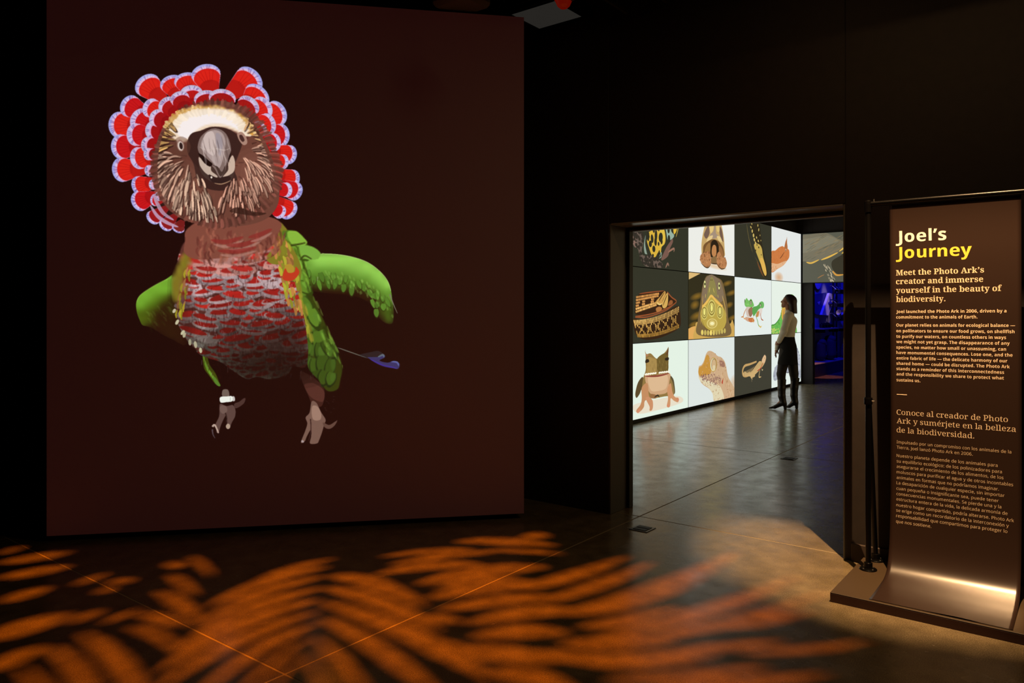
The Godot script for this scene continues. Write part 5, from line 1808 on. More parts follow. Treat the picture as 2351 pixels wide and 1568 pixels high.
# ------------------------------------------------------------------ under the ceiling
func ceiling_things() -> void:
	# the lamp with the leaf-cut sheet: holes given as outlines in metres on the floor, scaled to the sheet
	var lamp := Vector3(-3.0, 4.38, -2.2)
	var drop := 0.9
	var t := thing("leaf_projector", "black box projector with a leaf-cut sheet under the ceiling", "projector", lamp)
	obj("housing", boxes([[Vector3(0, 0.07, 0), Vector3(1.58, 0.02, 1.26)], [Vector3(-0.79, -0.42, 0), Vector3(0.02, 0.98, 1.26)], [Vector3(0.79, -0.42, 0), Vector3(0.02, 0.98, 1.26)], [Vector3(0, -0.42, -0.63), Vector3(1.58, 0.98, 0.02)], [Vector3(0, -0.42, 0.63), Vector3(1.58, 0.98, 0.02)]], 0.002), M.screen_backing, t)
	obj("leaf_sheet", leaf_sheet(drop / lamp.y, Vector2(lamp.x, -lamp.z), Vector2(0.785, 0.625)), M.screen_backing, t, Vector3(0, -drop, 0))
	obj("lamp_bulb", lathe([[0.0, 0.0], [0.012, 0.006], [0.016, 0.02], [0.012, 0.034], [0.0, 0.04]], 16), glow("projector_bulb", Color(1.0, 0.55, 0.18), 4.0), t, Vector3(0, -0.02, 0))
	var l := SpotLight3D.new()
	l.name = "leaf_beam"
	l.light_color = Color(1.0, 0.5, 0.06)
	l.light_energy = 33.0
	l.spot_angle = 50.0
	l.spot_angle_attenuation = 0.7
	l.spot_range = 30.0
	l.spot_attenuation = 2.0
	l.light_size = 0.0155
	l.shadow_enabled = true
	t.add_child(l)
	l.rotation.x = -PI / 2
	for s in [-0.5, 0.5]:
		obj("hanger", tube(Vector3(s, 0.075, 0), Vector3(s, 0.12, 0), 0.01), M.black_metal, t)
	# warm spots on the banner
	spot("banner_spotlight", "warm track spotlight aimed at the text banner", Vector3(-0.56, 3.9, -3.9), Vector3(-0.78, 1.2, -4.74), Color(1.0, 0.79, 0.56), 32.0, 19.5, 0.01)
	# a flap on the spot's arm trims the beam at the top of the banner
	var fp := thing("light_flap", "thin black flap trimming the banner spotlight", "flap", Vector3(-0.56, 3.65, -4.0))
	obj("flap_plate", bevel(Vector3(0.7, 0.003, 0.3), 0.001), M.screen_backing, fp, Vector3(0, 0, -0.152))
	for s in [-0.3, 0.3]:
		obj("arm", tube(Vector3(s, 0.0, -0.2), Vector3(s, 0.85, -0.2), 0.005), M.black_metal, fp)
	# slim strip light along the banner; it shows as the long sheen on the bend of the vinyl
	var sl := thing("strip_light", "slim warm strip light hanging above the text banner", "lamp", Vector3(-0.62, 3.78, -3.72))
	obj("channel", bevel(Vector3(1.9, 0.03, 0.05), 0.004), M.black_metal, sl, Vector3(0, 0.02, 0))
	obj("glowing_face", bevel(Vector3(1.86, 0.006, 0.036), 0.001), glow("strip_diffuser", Color(1.0, 0.8, 0.56), 3.0), sl, Vector3(0, 0.002, 0))
	for k in [-0.8, 0.8]:
		obj("suspension_rod", tube(Vector3(k, 0.03, 0), Vector3(k, 0.72, 0), 0.004), M.steel, sl)
	var strip := AreaLight3D.new()
	strip.name = "strip_beam"
	strip.area_size = Vector2(1.86, 0.036)
	strip.area_range = 30.0
	strip.light_color = Color(1.0, 0.8, 0.56)
	strip.light_energy = 0.75
	strip.shadow_enabled = true
	sl.add_child(strip)
	strip.position = Vector3(0, -0.006, 0)
	strip.rotation.x = -PI / 2
	# panel over the screen end; its faint glow stands in for light on it
	var pn := thing("ceiling_panel", "square panel hanging by the screen corner, faint glow in place of light on it", "lamp", Vector3(-3.25, 3.745, -4.59))
	obj("glowing_face", bevel(Vector3(0.4, 0.01, 0.37), 0.002), glow("panel_face_glow", Color(1.0, 0.96, 0.9), 0.019), pn, Vector3(0, 0.005, 0))
	obj("frame", boxes([[Vector3(0.235, 0.01, 0), Vector3(0.07, 0.04, 0.45)], [Vector3(-0.215, 0.01, 0), Vector3(0.03, 0.04, 0.45)], [Vector3(0, 0.01, 0.205), Vector3(0.4, 0.04, 0.04)], [Vector3(0, 0.01, -0.205), Vector3(0.4, 0.04, 0.04)]], 0.004), M.black_metal, pn)
	obj("back_tray", bevel(Vector3(0.5, 0.04, 0.45), 0.01), M.black_metal, pn, Vector3(0.02, 0.05, 0))
	for s in [-0.15, 0.15]:
		obj("suspension_rod", tube(Vector3(s, 0.06, 0), Vector3(s, 0.755, 0), 0.005), M.steel, pn)
	# red hanging dome; glow put in for the light that falls on it
	var red := glow("red_dome_glow", Color(1.0, 0.18, 0.03), 0.09)
	var rd := thing("red_hanging_dome", "small red rounded dome under the ceiling, glow in place of light on it", "lamp", Vector3(-2.55, 3.36, -3.78))
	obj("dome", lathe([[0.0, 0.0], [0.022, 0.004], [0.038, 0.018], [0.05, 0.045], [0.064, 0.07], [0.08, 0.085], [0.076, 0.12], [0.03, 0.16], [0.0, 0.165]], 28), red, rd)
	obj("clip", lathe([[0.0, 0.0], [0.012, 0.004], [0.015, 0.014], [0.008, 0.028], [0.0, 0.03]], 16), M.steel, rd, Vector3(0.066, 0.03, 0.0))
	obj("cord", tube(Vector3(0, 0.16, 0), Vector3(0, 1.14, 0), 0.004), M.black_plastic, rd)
	# rails and duct
	for k in 2:
		var tr := thing("lighting_track", ["thin metal lighting track beside the square panel", "thin metal lighting track right of the red dome"][k], "track", Vector3([-2.72, -2.4][k], 3.72, -4.12), 0.0, "lighting tracks")
		obj("rail", bevel(Vector3(0.022, 0.025, 1.5), 0.003), M.steel, tr)
		for s in [-0.6, 0.6]:
			obj("suspension_rod", tube(Vector3(0.0, 0.01, s), Vector3(0.0, 0.78, s), 0.004), M.steel, tr)
	var du := thing("cable_tray", "dark cable tray under the ceiling above the doorway", "tray", Vector3(-2.15, 3.78, -4.1))
	obj("tray", boxes([[Vector3(0, 0, 0), Vector3(0.16, 0.006, 1.5)], [Vector3(-0.08, 0.03, 0), Vector3(0.006, 0.06, 1.5)], [Vector3(0.08, 0.03, 0), Vector3(0.006, 0.06, 1.5)]], 0.001), M.black_metal, du)
	for s in [-0.6, 0.6]:
		obj("suspension_rod", tube(Vector3(0, 0.0, s), Vector3(0, 0.72, s), 0.004), M.black_metal, du)
	var pj := thing("ceiling_projector", "grey projector hanging behind the top of the screen", "projector", Vector3(-3.62, 3.72, -4.05))
	obj("case", bevel(Vector3(0.34, 0.14, 0.3), 0.03), M.grey_housing, pj, Vector3(0, 0.07, 0))
	obj("lens", cyl(0.05, 0.06), M.black_plastic, pj, Vector3(0.0, 0.07, 0.17), Vector3(PI / 2, 0, 0))
	obj("mount_pole", tube(Vector3(0, 0.14, 0), Vector3(0, 0.79, 0), 0.02), M.black_metal, pj)
	# gallery projector under its ceiling
	var gp := thing("gallery_projector", "flat grey projector hanging from the gallery ceiling", "projector", Vector3(-4.32, 3.3, -14.35))
	obj("case", bevel(Vector3(0.72, 0.16, 0.5), 0.02), M.grey_housing, gp, Vector3(0, 0.08, 0))
	obj("lens", cyl(0.06, 0.08), M.black_plastic, gp, Vector3(-0.36, 0.08, 0.1), Vector3(0, 0, PI / 2))
	obj("mount_pole", tube(Vector3(0, 0.16, 0), Vector3(0, 1.21, 0), 0.025), M.black_metal, gp)
	for k in 3:
		obj("status_light", cyl(0.009, 0.006, -1.0, 10), glow("green_status", Color(0.55, 0.9, 0.1), 0.8), gp, Vector3(0.3 + 0.025 * k, -0.002, -0.2))


func leaf_sheet(k: float, centre: Vector2, half: Vector2) -> ArrayMesh:
	# a thin sheet with leaf-shaped holes, laid as strips between the holes
	var holes := [
		[-5.46,1.75,-5.45,1.76,-5.44,1.78,-5.43,1.79,-5.43,1.81,-5.44,1.82,-5.45,1.84,-5.46,1.86,-5.48,1.88,-5.5,1.89,-5.52,1.88,-5.53,1.86,-5.54,1.85,-5.54,1.83,-5.53,1.82,-5.52,1.8,-5.5,1.78,-5.48,1.76],
		[-5.25,1.69,-5.21,1.72,-5.17,1.75,-5.15,1.79,-5.13,1.83,-5.12,1.88,-5.11,1.92,-5.12,1.98,-5.13,2.03,-5.16,2.04,-5.2,2,-5.24,1.97,-5.26,1.93,-5.28,1.88,-5.29,1.84,-5.3,1.79,-5.29,1.74,-5.28,1.69],
		[-4.95,1.59,-4.91,1.62,-4.88,1.65,-4.86,1.69,-4.84,1.73,-4.83,1.77,-4.83,1.81,-4.83,1.86,-4.85,1.91,-4.88,1.92,-4.92,1.89,-4.95,1.85,-4.98,1.81,-4.99,1.77,-5,1.73,-5.01,1.69,-5,1.65,-4.98,1.6],
		[-4.55,1.46,-4.53,1.48,-4.51,1.51,-4.5,1.54,-4.5,1.56,-4.5,1.59,-4.51,1.63,-4.53,1.66,-4.55,1.7,-4.57,1.71,-4.6,1.68,-4.62,1.66,-4.63,1.63,-4.63,1.6,-4.63,1.57,-4.62,1.54,-4.6,1.5,-4.58,1.47],
		[-4.07,1.24,-4.04,1.27,-4.02,1.31,-4,1.35,-4,1.4,-4,1.45,-4.01,1.5,-4.03,1.55,-4.07,1.61,-4.11,1.62,-4.14,1.58,-4.17,1.54,-4.18,1.49,-4.19,1.45,-4.18,1.4,-4.17,1.35,-4.14,1.3,-4.11,1.25],
		[-3.72,1.13,-3.7,1.16,-3.69,1.18,-3.68,1.21,-3.68,1.24,-3.69,1.27,-3.71,1.3,-3.73,1.34,-3.76,1.38,-3.79,1.39,-3.81,1.36,-3.82,1.33,-3.83,1.3,-3.82,1.27,-3.81,1.24,-3.8,1.2,-3.78,1.17,-3.75,1.14],
		[-3.98,1.57,-3.96,1.59,-3.96,1.61,-3.95,1.62,-3.95,1.64,-3.96,1.66,-3.96,1.69,-3.98,1.71,-4,1.74,-4.01,1.74,-4.02,1.73,-4.03,1.71,-4.04,1.69,-4.04,1.67,-4.03,1.65,-4.02,1.63,-4.01,1.6,-3.99,1.58],
		[-3.84,1.67,-3.83,1.69,-3.83,1.71,-3.83,1.74,-3.83,1.76,-3.84,1.79,-3.85,1.81,-3.86,1.84,-3.88,1.87,-3.89,1.87,-3.89,1.85,-3.89,1.83,-3.89,1.8,-3.89,1.78,-3.88,1.75,-3.88,1.73,-3.86,1.7,-3.85,1.68],
		[-4.5,1.81,-4.49,1.83,-4.49,1.85,-4.49,1.87,-4.49,1.89,-4.5,1.91,-4.51,1.94,-4.52,1.96,-4.54,1.99,-4.56,2,-4.57,1.98,-4.57,1.96,-4.57,1.94,-4.57,1.91,-4.56,1.89,-4.55,1.87,-4.54,1.84,-4.52,1.81],
		[-4.39,1.94,-4.37,1.94,-4.35,1.95,-4.33,1.96,-4.32,1.98,-4.31,1.99,-4.3,2.01,-4.31,2.02,-4.31,2.04,-4.33,2.05,-4.35,2.05,-4.37,2.04,-4.39,2.03,-4.4,2.01,-4.41,2,-4.42,1.98,-4.41,1.96,-4.41,1.94],
		[-4.3,1.84,-4.28,1.84,-4.27,1.85,-4.26,1.86,-4.25,1.87,-4.25,1.88,-4.25,1.89,-4.26,1.9,-4.27,1.92,-4.28,1.92,-4.3,1.92,-4.31,1.91,-4.32,1.9,-4.32,1.89,-4.33,1.88,-4.33,1.87,-4.32,1.86,-4.31,1.84],
		[-4.44,2.29,-4.41,2.29,-4.38,2.29,-4.35,2.29,-4.33,2.3,-4.32,2.31,-4.31,2.32,-4.31,2.33,-4.31,2.35,-4.33,2.36,-4.36,2.37,-4.39,2.37,-4.42,2.36,-4.44,2.36,-4.45,2.35,-4.46,2.34,-4.47,2.32,-4.46,2.31],
		[-4.46,2.46,-4.4,2.44,-4.34,2.42,-4.28,2.41,-4.23,2.39,-4.17,2.38,-4.12,2.37,-4.08,2.36,-4.03,2.35,-4.04,2.36,-4.11,2.4,-4.17,2.42,-4.23,2.44,-4.29,2.46,-4.35,2.47,-4.39,2.48,-4.44,2.48,-4.47,2.47],
		[-4.24,2.2,-4.17,2.19,-4.11,2.17,-4.05,2.16,-4,2.15,-3.95,2.15,-3.91,2.14,-3.86,2.14,-3.82,2.14,-3.84,2.15,-3.91,2.18,-3.97,2.2,-4.04,2.22,-4.09,2.23,-4.14,2.24,-4.19,2.24,-4.23,2.23,-4.26,2.22],
		[-4.03,2.03,-3.95,2.02,-3.86,2,-3.79,1.99,-3.71,1.98,-3.64,1.97,-3.57,1.96,-3.51,1.96,-3.45,1.95,-3.46,1.97,-3.56,2.01,-3.65,2.04,-3.73,2.06,-3.81,2.07,-3.88,2.08,-3.95,2.08,-4.01,2.07,-4.05,2.05],
		[-3.8,1.82,-3.75,1.82,-3.71,1.83,-3.67,1.83,-3.63,1.84,-3.59,1.85,-3.56,1.86,-3.53,1.87,-3.5,1.89,-3.52,1.9,-3.58,1.91,-3.63,1.91,-3.68,1.91,-3.72,1.9,-3.76,1.89,-3.79,1.87,-3.81,1.85,-3.82,1.83],
		[-3.68,1.72,-3.62,1.73,-3.56,1.73,-3.5,1.74,-3.44,1.74,-3.38,1.74,-3.32,1.74,-3.26,1.74,-3.21,1.74,-3.22,1.75,-3.3,1.77,-3.38,1.78,-3.45,1.79,-3.51,1.79,-3.57,1.79,-3.62,1.78,-3.66,1.76,-3.7,1.73],
		[-3.8,1.55,-3.67,1.53,-3.54,1.51,-3.43,1.5,-3.32,1.48,-3.21,1.47,-3.12,1.45,-3.02,1.44,-2.93,1.43,-2.94,1.45,-3.05,1.48,-3.16,1.52,-3.28,1.55,-3.39,1.57,-3.5,1.58,-3.61,1.59,-3.71,1.58,-3.81,1.57],
		[-3.74,1.4,-3.64,1.38,-3.54,1.37,-3.44,1.35,-3.36,1.34,-3.27,1.33,-3.19,1.32,-3.11,1.31,-3.04,1.3,-3.05,1.32,-3.14,1.35,-3.23,1.38,-3.32,1.4,-3.41,1.42,-3.5,1.43,-3.59,1.43,-3.67,1.43,-3.76,1.42],
		[-3.62,1.24,-3.56,1.23,-3.5,1.22,-3.44,1.21,-3.39,1.21,-3.33,1.2,-3.28,1.2,-3.23,1.2,-3.19,1.19,-3.19,1.2,-3.25,1.22,-3.31,1.24,-3.37,1.25,-3.43,1.26,-3.48,1.26,-3.53,1.26,-3.58,1.26,-3.63,1.25],
		[-3.3,2.95,-3.25,3.02,-3.21,3.08,-3.16,3.14,-3.11,3.21,-3.06,3.27,-3.01,3.33,-2.97,3.4,-2.92,3.46,-2.93,3.48,-3.02,3.46,-3.1,3.42,-3.16,3.37,-3.22,3.31,-3.26,3.24,-3.29,3.16,-3.31,3.07,-3.32,2.97],
		[-3.35,3.13,-3.31,3.19,-3.27,3.26,-3.23,3.32,-3.19,3.39,-3.15,3.46,-3.11,3.53,-3.06,3.6,-3.02,3.67,-3.04,3.69,-3.11,3.65,-3.18,3.61,-3.23,3.55,-3.28,3.48,-3.32,3.41,-3.34,3.32,-3.36,3.23,-3.37,3.14],
		[-3.51,3.19,-3.46,3.25,-3.42,3.31,-3.38,3.37,-3.34,3.43,-3.29,3.48,-3.24,3.54,-3.2,3.59,-3.15,3.65,-3.16,3.66,-3.23,3.63,-3.29,3.59,-3.35,3.54,-3.39,3.48,-3.44,3.42,-3.47,3.36,-3.5,3.28,-3.52,3.2],
		[-3.35,3.7,-3.27,3.74,-3.19,3.78,-3.12,3.81,-3.05,3.85,-2.98,3.89,-2.91,3.94,-2.85,3.98,-2.78,4.03,-2.8,4.05,-2.9,4.05,-2.99,4.04,-3.07,4.02,-3.15,3.98,-3.22,3.93,-3.28,3.88,-3.33,3.81,-3.37,3.73],
		[-3.09,3.67,-3.03,3.7,-2.98,3.73,-2.92,3.76,-2.87,3.79,-2.82,3.82,-2.76,3.85,-2.71,3.89,-2.66,3.92,-2.67,3.93,-2.73,3.92,-2.8,3.91,-2.86,3.88,-2.92,3.86,-2.97,3.82,-3.02,3.78,-3.06,3.73,-3.1,3.68],
		[-3.07,4.01,-3.04,4.03,-3.03,4.04,-3.01,4.06,-2.99,4.08,-2.97,4.1,-2.96,4.12,-2.94,4.15,-2.93,4.17,-2.94,4.19,-2.99,4.21,-3.03,4.22,-3.06,4.22,-3.08,4.2,-3.09,4.17,-3.1,4.14,-3.09,4.09,-3.08,4.03],
		[-2.99,2.99,-2.94,3.06,-2.89,3.13,-2.83,3.21,-2.78,3.29,-2.74,3.37,-2.69,3.46,-2.64,3.55,-2.59,3.64,-2.62,3.68,-2.71,3.64,-2.8,3.59,-2.87,3.52,-2.92,3.44,-2.97,3.35,-3,3.25,-3.02,3.13,-3.02,3.01],
		[-2.8,2.88,-2.75,2.93,-2.71,2.99,-2.66,3.06,-2.62,3.12,-2.58,3.19,-2.53,3.26,-2.49,3.33,-2.45,3.41,-2.48,3.44,-2.57,3.42,-2.65,3.39,-2.71,3.34,-2.76,3.28,-2.8,3.2,-2.82,3.11,-2.83,3.01,-2.83,2.9],
		[-2.64,2.8,-2.59,2.85,-2.54,2.91,-2.49,2.98,-2.44,3.04,-2.39,3.11,-2.34,3.17,-2.29,3.24,-2.25,3.31,-2.26,3.34,-2.35,3.31,-2.42,3.27,-2.48,3.22,-2.54,3.15,-2.59,3.08,-2.62,3,-2.65,2.91,-2.66,2.82],
		[-2.42,2.76,-2.38,2.81,-2.33,2.87,-2.29,2.92,-2.25,2.98,-2.2,3.04,-2.16,3.1,-2.12,3.16,-2.08,3.23,-2.1,3.26,-2.17,3.23,-2.24,3.2,-2.3,3.15,-2.34,3.1,-2.38,3.03,-2.41,2.96,-2.43,2.87,-2.44,2.78],
		[-2.3,2.66,-2.26,2.69,-2.21,2.72,-2.17,2.76,-2.13,2.79,-2.09,2.83,-2.06,2.87,-2.02,2.92,-1.98,2.96,-2,2.99,-2.07,2.98,-2.13,2.97,-2.18,2.94,-2.22,2.91,-2.26,2.86,-2.29,2.81,-2.31,2.75,-2.32,2.68],
		[-2.26,2.48,-2.21,2.49,-2.15,2.51,-2.1,2.53,-2.05,2.56,-2,2.58,-1.95,2.61,-1.9,2.64,-1.86,2.68,-1.88,2.7,-1.95,2.72,-2.02,2.72,-2.09,2.71,-2.14,2.69,-2.19,2.66,-2.23,2.62,-2.26,2.57,-2.29,2.5],
		[-2.02,2.45,-1.96,2.45,-1.91,2.45,-1.86,2.46,-1.81,2.47,-1.76,2.48,-1.71,2.49,-1.67,2.51,-1.63,2.53,-1.64,2.55,-1.71,2.57,-1.77,2.59,-1.82,2.6,-1.88,2.59,-1.92,2.58,-1.97,2.55,-2,2.52,-2.03,2.48],
		[-2.52,3.26,-2.46,3.32,-2.41,3.39,-2.37,3.47,-2.34,3.57,-2.32,3.68,-2.3,3.8,-2.3,3.95,-2.3,4.12,-2.32,4.15,-2.36,4.04,-2.39,3.92,-2.42,3.81,-2.45,3.7,-2.48,3.59,-2.5,3.49,-2.52,3.38,-2.54,3.28],
		[-2.3,3.2,-2.25,3.26,-2.21,3.34,-2.18,3.43,-2.15,3.54,-2.13,3.66,-2.12,3.79,-2.12,3.95,-2.13,4.13,-2.15,4.16,-2.18,4.03,-2.2,3.91,-2.23,3.78,-2.25,3.66,-2.27,3.55,-2.29,3.43,-2.31,3.32,-2.32,3.22],
		[-2.12,3.13,-2.02,3.21,-1.95,3.31,-1.89,3.43,-1.84,3.59,-1.8,3.77,-1.78,3.99,-1.78,4.26,-1.79,4.6,-1.83,4.67,-1.87,4.43,-1.91,4.2,-1.95,3.99,-1.99,3.8,-2.03,3.63,-2.07,3.46,-2.11,3.31,-2.15,3.16],
		[-1.97,3.06,-1.92,3.09,-1.87,3.14,-1.83,3.19,-1.8,3.25,-1.77,3.32,-1.74,3.4,-1.72,3.49,-1.7,3.59,-1.71,3.61,-1.75,3.55,-1.79,3.48,-1.83,3.42,-1.86,3.35,-1.9,3.28,-1.93,3.21,-1.96,3.14,-1.98,3.07],
		[-1.82,3.09,-1.73,3.18,-1.66,3.28,-1.59,3.4,-1.53,3.55,-1.48,3.71,-1.43,3.91,-1.39,4.14,-1.36,4.42,-1.38,4.46,-1.44,4.25,-1.5,4.05,-1.56,3.87,-1.62,3.7,-1.67,3.54,-1.73,3.39,-1.78,3.25,-1.84,3.11],
		[-1.67,3.15,-1.58,3.23,-1.51,3.32,-1.44,3.43,-1.37,3.56,-1.31,3.7,-1.26,3.87,-1.21,4.06,-1.16,4.29,-1.17,4.32,-1.24,4.14,-1.3,3.97,-1.37,3.82,-1.43,3.67,-1.49,3.54,-1.56,3.41,-1.62,3.29,-1.68,3.17],
		[-1.93,2.85,-1.86,2.87,-1.8,2.89,-1.74,2.93,-1.69,2.97,-1.65,3.03,-1.61,3.09,-1.57,3.16,-1.54,3.25,-1.55,3.28,-1.62,3.25,-1.67,3.21,-1.73,3.17,-1.78,3.12,-1.83,3.07,-1.87,3.01,-1.91,2.94,-1.95,2.87],
		[-1.77,2.75,-1.7,2.77,-1.63,2.8,-1.57,2.84,-1.52,2.89,-1.47,2.95,-1.42,3.02,-1.38,3.09,-1.34,3.18,-1.36,3.21,-1.42,3.18,-1.48,3.14,-1.54,3.09,-1.6,3.03,-1.65,2.98,-1.7,2.91,-1.75,2.84,-1.79,2.77],
		[-1.49,3.14,-1.44,3.16,-1.39,3.2,-1.34,3.23,-1.3,3.28,-1.26,3.33,-1.22,3.38,-1.18,3.45,-1.14,3.52,-1.15,3.53,-1.2,3.49,-1.24,3.45,-1.29,3.4,-1.33,3.35,-1.37,3.31,-1.42,3.26,-1.46,3.2,-1.49,3.15],
		[-1.59,2.69,-1.52,2.73,-1.45,2.78,-1.39,2.83,-1.33,2.89,-1.27,2.96,-1.22,3.03,-1.17,3.12,-1.12,3.21,-1.13,3.23,-1.19,3.17,-1.25,3.11,-1.31,3.04,-1.37,2.98,-1.43,2.91,-1.49,2.84,-1.54,2.78,-1.6,2.71],
		[-1.44,3.47,-1.39,3.5,-1.35,3.54,-1.31,3.58,-1.27,3.64,-1.24,3.7,-1.21,3.77,-1.18,3.85,-1.15,3.95,-1.16,3.97,-1.2,3.91,-1.24,3.85,-1.28,3.79,-1.31,3.73,-1.35,3.67,-1.38,3.61,-1.42,3.55,-1.45,3.49],
		[-3.73,2.99,-3.77,2.93,-3.8,2.86,-3.82,2.79,-3.82,2.71,-3.82,2.63,-3.8,2.55,-3.77,2.46,-3.74,2.37,-3.72,2.37,-3.73,2.44,-3.74,2.51,-3.74,2.59,-3.74,2.67,-3.74,2.74,-3.73,2.82,-3.73,2.9,-3.72,2.98],
		[-3.64,2.87,-3.7,2.8,-3.74,2.71,-3.77,2.62,-3.77,2.52,-3.76,2.41,-3.73,2.3,-3.69,2.19,-3.63,2.08,-3.62,2.07,-3.63,2.17,-3.64,2.26,-3.65,2.36,-3.66,2.46,-3.66,2.56,-3.65,2.66,-3.64,2.76,-3.62,2.86],
		[-3.53,2.75,-3.59,2.67,-3.62,2.57,-3.64,2.47,-3.63,2.36,-3.61,2.25,-3.57,2.14,-3.51,2.02,-3.44,1.91,-3.43,1.9,-3.46,2,-3.48,2.1,-3.5,2.2,-3.52,2.31,-3.52,2.41,-3.53,2.52,-3.52,2.63,-3.51,2.74],
		[-3.4,2.63,-3.45,2.53,-3.48,2.43,-3.49,2.32,-3.48,2.2,-3.45,2.08,-3.41,1.96,-3.35,1.84,-3.28,1.73,-3.26,1.72,-3.29,1.82,-3.32,1.93,-3.35,2.04,-3.37,2.15,-3.38,2.26,-3.38,2.38,-3.38,2.5,-3.37,2.62],
		[-3.27,2.52,-3.32,2.41,-3.35,2.3,-3.35,2.18,-3.34,2.05,-3.31,1.93,-3.27,1.81,-3.21,1.69,-3.14,1.58,-3.12,1.57,-3.15,1.67,-3.18,1.78,-3.21,1.89,-3.23,2,-3.24,2.12,-3.25,2.25,-3.25,2.38,-3.25,2.51],
		[-3.14,2.41,-3.18,2.3,-3.2,2.18,-3.2,2.06,-3.19,1.95,-3.16,1.83,-3.11,1.71,-3.06,1.6,-2.99,1.49,-2.98,1.48,-3.01,1.58,-3.04,1.68,-3.06,1.79,-3.08,1.9,-3.1,2.02,-3.11,2.14,-3.12,2.27,-3.12,2.4],
		[-3.03,2.3,-3.04,2.21,-3.05,2.12,-3.04,2.03,-3.01,1.94,-2.98,1.84,-2.93,1.75,-2.88,1.66,-2.82,1.58,-2.81,1.57,-2.84,1.65,-2.87,1.73,-2.9,1.82,-2.92,1.9,-2.95,1.99,-2.97,2.09,-2.99,2.19,-3.01,2.29],
		[-2.92,2.18,-2.91,2.11,-2.9,2.05,-2.87,1.98,-2.84,1.92,-2.81,1.85,-2.77,1.79,-2.72,1.73,-2.67,1.67,-2.66,1.67,-2.69,1.72,-2.73,1.78,-2.76,1.84,-2.79,1.9,-2.82,1.97,-2.85,2.03,-2.88,2.1,-2.9,2.17],
		[-2.81,2.07,-2.79,2.02,-2.77,1.98,-2.75,1.94,-2.72,1.9,-2.69,1.85,-2.66,1.81,-2.62,1.77,-2.58,1.74,-2.58,1.74,-2.6,1.77,-2.63,1.81,-2.66,1.85,-2.69,1.89,-2.71,1.93,-2.74,1.97,-2.77,2.02,-2.8,2.06],
		[-3.48,2.77,-3.38,2.77,-3.28,2.78,-3.19,2.78,-3.09,2.78,-3,2.78,-2.91,2.78,-2.82,2.78,-2.74,2.78,-2.76,2.8,-2.88,2.86,-3,2.89,-3.12,2.92,-3.22,2.93,-3.31,2.92,-3.39,2.9,-3.46,2.86,-3.5,2.8],
		[-3.34,2.63,-3.22,2.63,-3.1,2.63,-2.99,2.63,-2.88,2.62,-2.77,2.62,-2.66,2.61,-2.56,2.61,-2.47,2.6,-2.48,2.62,-2.61,2.67,-2.74,2.71,-2.86,2.74,-2.98,2.75,-3.09,2.75,-3.2,2.74,-3.29,2.71,-3.37,2.66],
		[-3.18,2.48,-3,2.47,-2.83,2.46,-2.66,2.45,-2.51,2.44,-2.36,2.42,-2.22,2.41,-2.09,2.4,-1.97,2.39,-1.98,2.41,-2.13,2.47,-2.29,2.52,-2.45,2.56,-2.61,2.58,-2.77,2.59,-2.92,2.58,-3.07,2.56,-3.21,2.52],
		[-3.03,2.35,-2.88,2.32,-2.74,2.3,-2.61,2.27,-2.49,2.25,-2.37,2.22,-2.26,2.2,-2.15,2.18,-2.05,2.16,-2.06,2.18,-2.17,2.23,-2.3,2.28,-2.42,2.32,-2.55,2.35,-2.68,2.38,-2.81,2.39,-2.93,2.39,-3.05,2.38],
		[-2.89,2.2,-2.8,2.17,-2.71,2.13,-2.62,2.1,-2.54,2.07,-2.46,2.04,-2.38,2.02,-2.31,1.99,-2.24,1.97,-2.25,1.98,-2.32,2.03,-2.4,2.07,-2.48,2.1,-2.56,2.14,-2.64,2.17,-2.73,2.19,-2.82,2.21,-2.9,2.22],
		[-2.79,2.07,-2.73,2.04,-2.67,2.01,-2.62,1.99,-2.56,1.96,-2.51,1.94,-2.46,1.92,-2.41,1.9,-2.37,1.88,-2.37,1.89,-2.41,1.92,-2.46,1.95,-2.51,1.98,-2.57,2,-2.62,2.02,-2.68,2.05,-2.73,2.06,-2.79,2.08],
		[-2.05,2.64,-1.98,2.66,-1.91,2.69,-1.84,2.72,-1.77,2.75,-1.71,2.78,-1.65,2.81,-1.59,2.84,-1.53,2.88,-1.54,2.9,-1.61,2.9,-1.69,2.89,-1.76,2.87,-1.83,2.84,-1.89,2.81,-1.95,2.77,-2.01,2.72,-2.06,2.66],
		[-2.43,2.48,-2.39,2.48,-2.36,2.48,-2.33,2.49,-2.3,2.49,-2.27,2.5,-2.24,2.51,-2.21,2.52,-2.19,2.54,-2.2,2.55,-2.24,2.56,-2.28,2.57,-2.32,2.57,-2.35,2.56,-2.38,2.56,-2.4,2.54,-2.42,2.52,-2.44,2.49],
		[-1.41,2.74,-1.34,2.79,-1.27,2.84,-1.2,2.9,-1.14,2.97,-1.07,3.04,-1.01,3.12,-0.95,3.21,-0.9,3.31,-0.9,3.33,-0.97,3.26,-1.04,3.19,-1.11,3.12,-1.17,3.05,-1.24,2.98,-1.3,2.91,-1.36,2.83,-1.42,2.76],
		[-2.66,2.65,-2.63,2.66,-2.6,2.67,-2.57,2.68,-2.55,2.69,-2.52,2.7,-2.5,2.72,-2.48,2.74,-2.46,2.75,-2.47,2.77,-2.51,2.78,-2.55,2.78,-2.58,2.77,-2.61,2.76,-2.63,2.75,-2.65,2.73,-2.66,2.7,-2.67,2.67],
		[-1.25,3.27,-1.19,3.3,-1.14,3.35,-1.08,3.4,-1.03,3.46,-0.97,3.52,-0.92,3.59,-0.88,3.68,-0.83,3.77,-0.83,3.78,-0.89,3.72,-0.94,3.65,-1,3.59,-1.05,3.53,-1.1,3.46,-1.16,3.4,-1.21,3.34,-1.26,3.28],
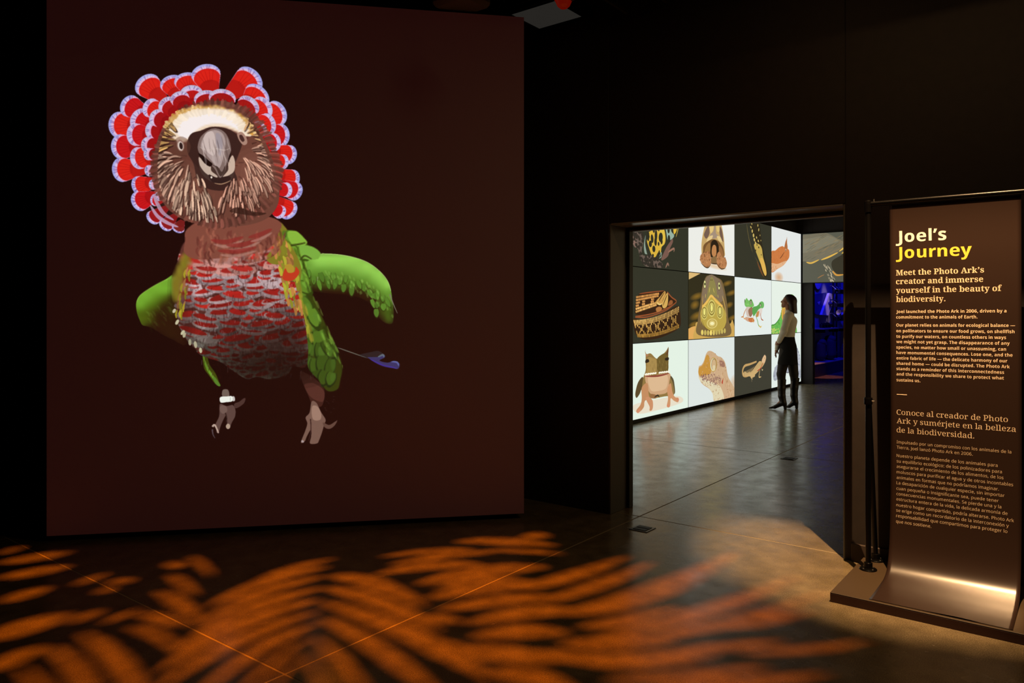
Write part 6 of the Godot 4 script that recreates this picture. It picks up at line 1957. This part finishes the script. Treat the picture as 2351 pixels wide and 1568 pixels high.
		[-2.88,3.01,-2.85,3.06,-2.82,3.1,-2.79,3.15,-2.76,3.2,-2.73,3.25,-2.7,3.3,-2.67,3.36,-2.64,3.41,-2.65,3.42,-2.7,3.39,-2.75,3.36,-2.79,3.31,-2.82,3.26,-2.85,3.21,-2.87,3.15,-2.88,3.09,-2.89,3.02],
	]
	var polys := []
	for h in holes:
		var p := PackedVector2Array()
		for i in h.size() / 2:
			p.append((Vector2(h[2 * i], h[2 * i + 1]) - centre) * k)
		polys.append(p)
	var st := surf()
	var step := 0.0022
	var rows := int(2.0 * half.y / step)
	for r in rows:
		var y := -half.y + (r + 0.5) * step
		var spans := []
		for p: PackedVector2Array in polys:
			var xs := []
			for i in p.size():
				var a := p[i]
				var b := p[(i + 1) % p.size()]
				if (a.y < y) != (b.y < y):
					xs.append(a.x + (y - a.y) / (b.y - a.y) * (b.x - a.x))
			xs.sort()
			for i in xs.size() / 2:
				spans.append([xs[2 * i], xs[2 * i + 1]])
		spans.sort_custom(func(a, b): return a[0] < b[0])
		var x := -half.x
		spans.append([half.x, half.x])
		for s in spans:
			if s[0] > x:
				var z0 := -(y - step / 2)
				var z1 := -(y + step / 2)
				quad(st, Vector3(x, 0, z0), Vector3(s[0], 0, z0), Vector3(s[0], 0, z1), Vector3(x, 0, z1), Vector3.DOWN)
			x = maxf(x, s[1])
	return st.commit()


# ------------------------------------------------------------------ on the floor
func floor_things() -> void:
	var names := ["square metal floor outlet near the doorway", "small metal floor outlet near the woman"]
	var spots := [Vector3(-2.526, 0.0, -4.733), Vector3(-2.534, 0.0, -7.95)]
	for i in 2:
		var t := thing("floor_outlet", names[i], "outlet", spots[i], 0.0, "floor outlets")
		obj("cover_plate", bevel(Vector3(0.14, 0.004, 0.14), 0.0015), M.black_metal, t, Vector3(0, 0.002, 0))
		obj("lid", bevel(Vector3(0.1, 0.003, 0.045), 0.001), M.black_plastic, t, Vector3(0, 0.0052, -0.028))
		obj("lid", bevel(Vector3(0.1, 0.003, 0.045), 0.001), M.black_plastic, t, Vector3(0, 0.0052, 0.028))
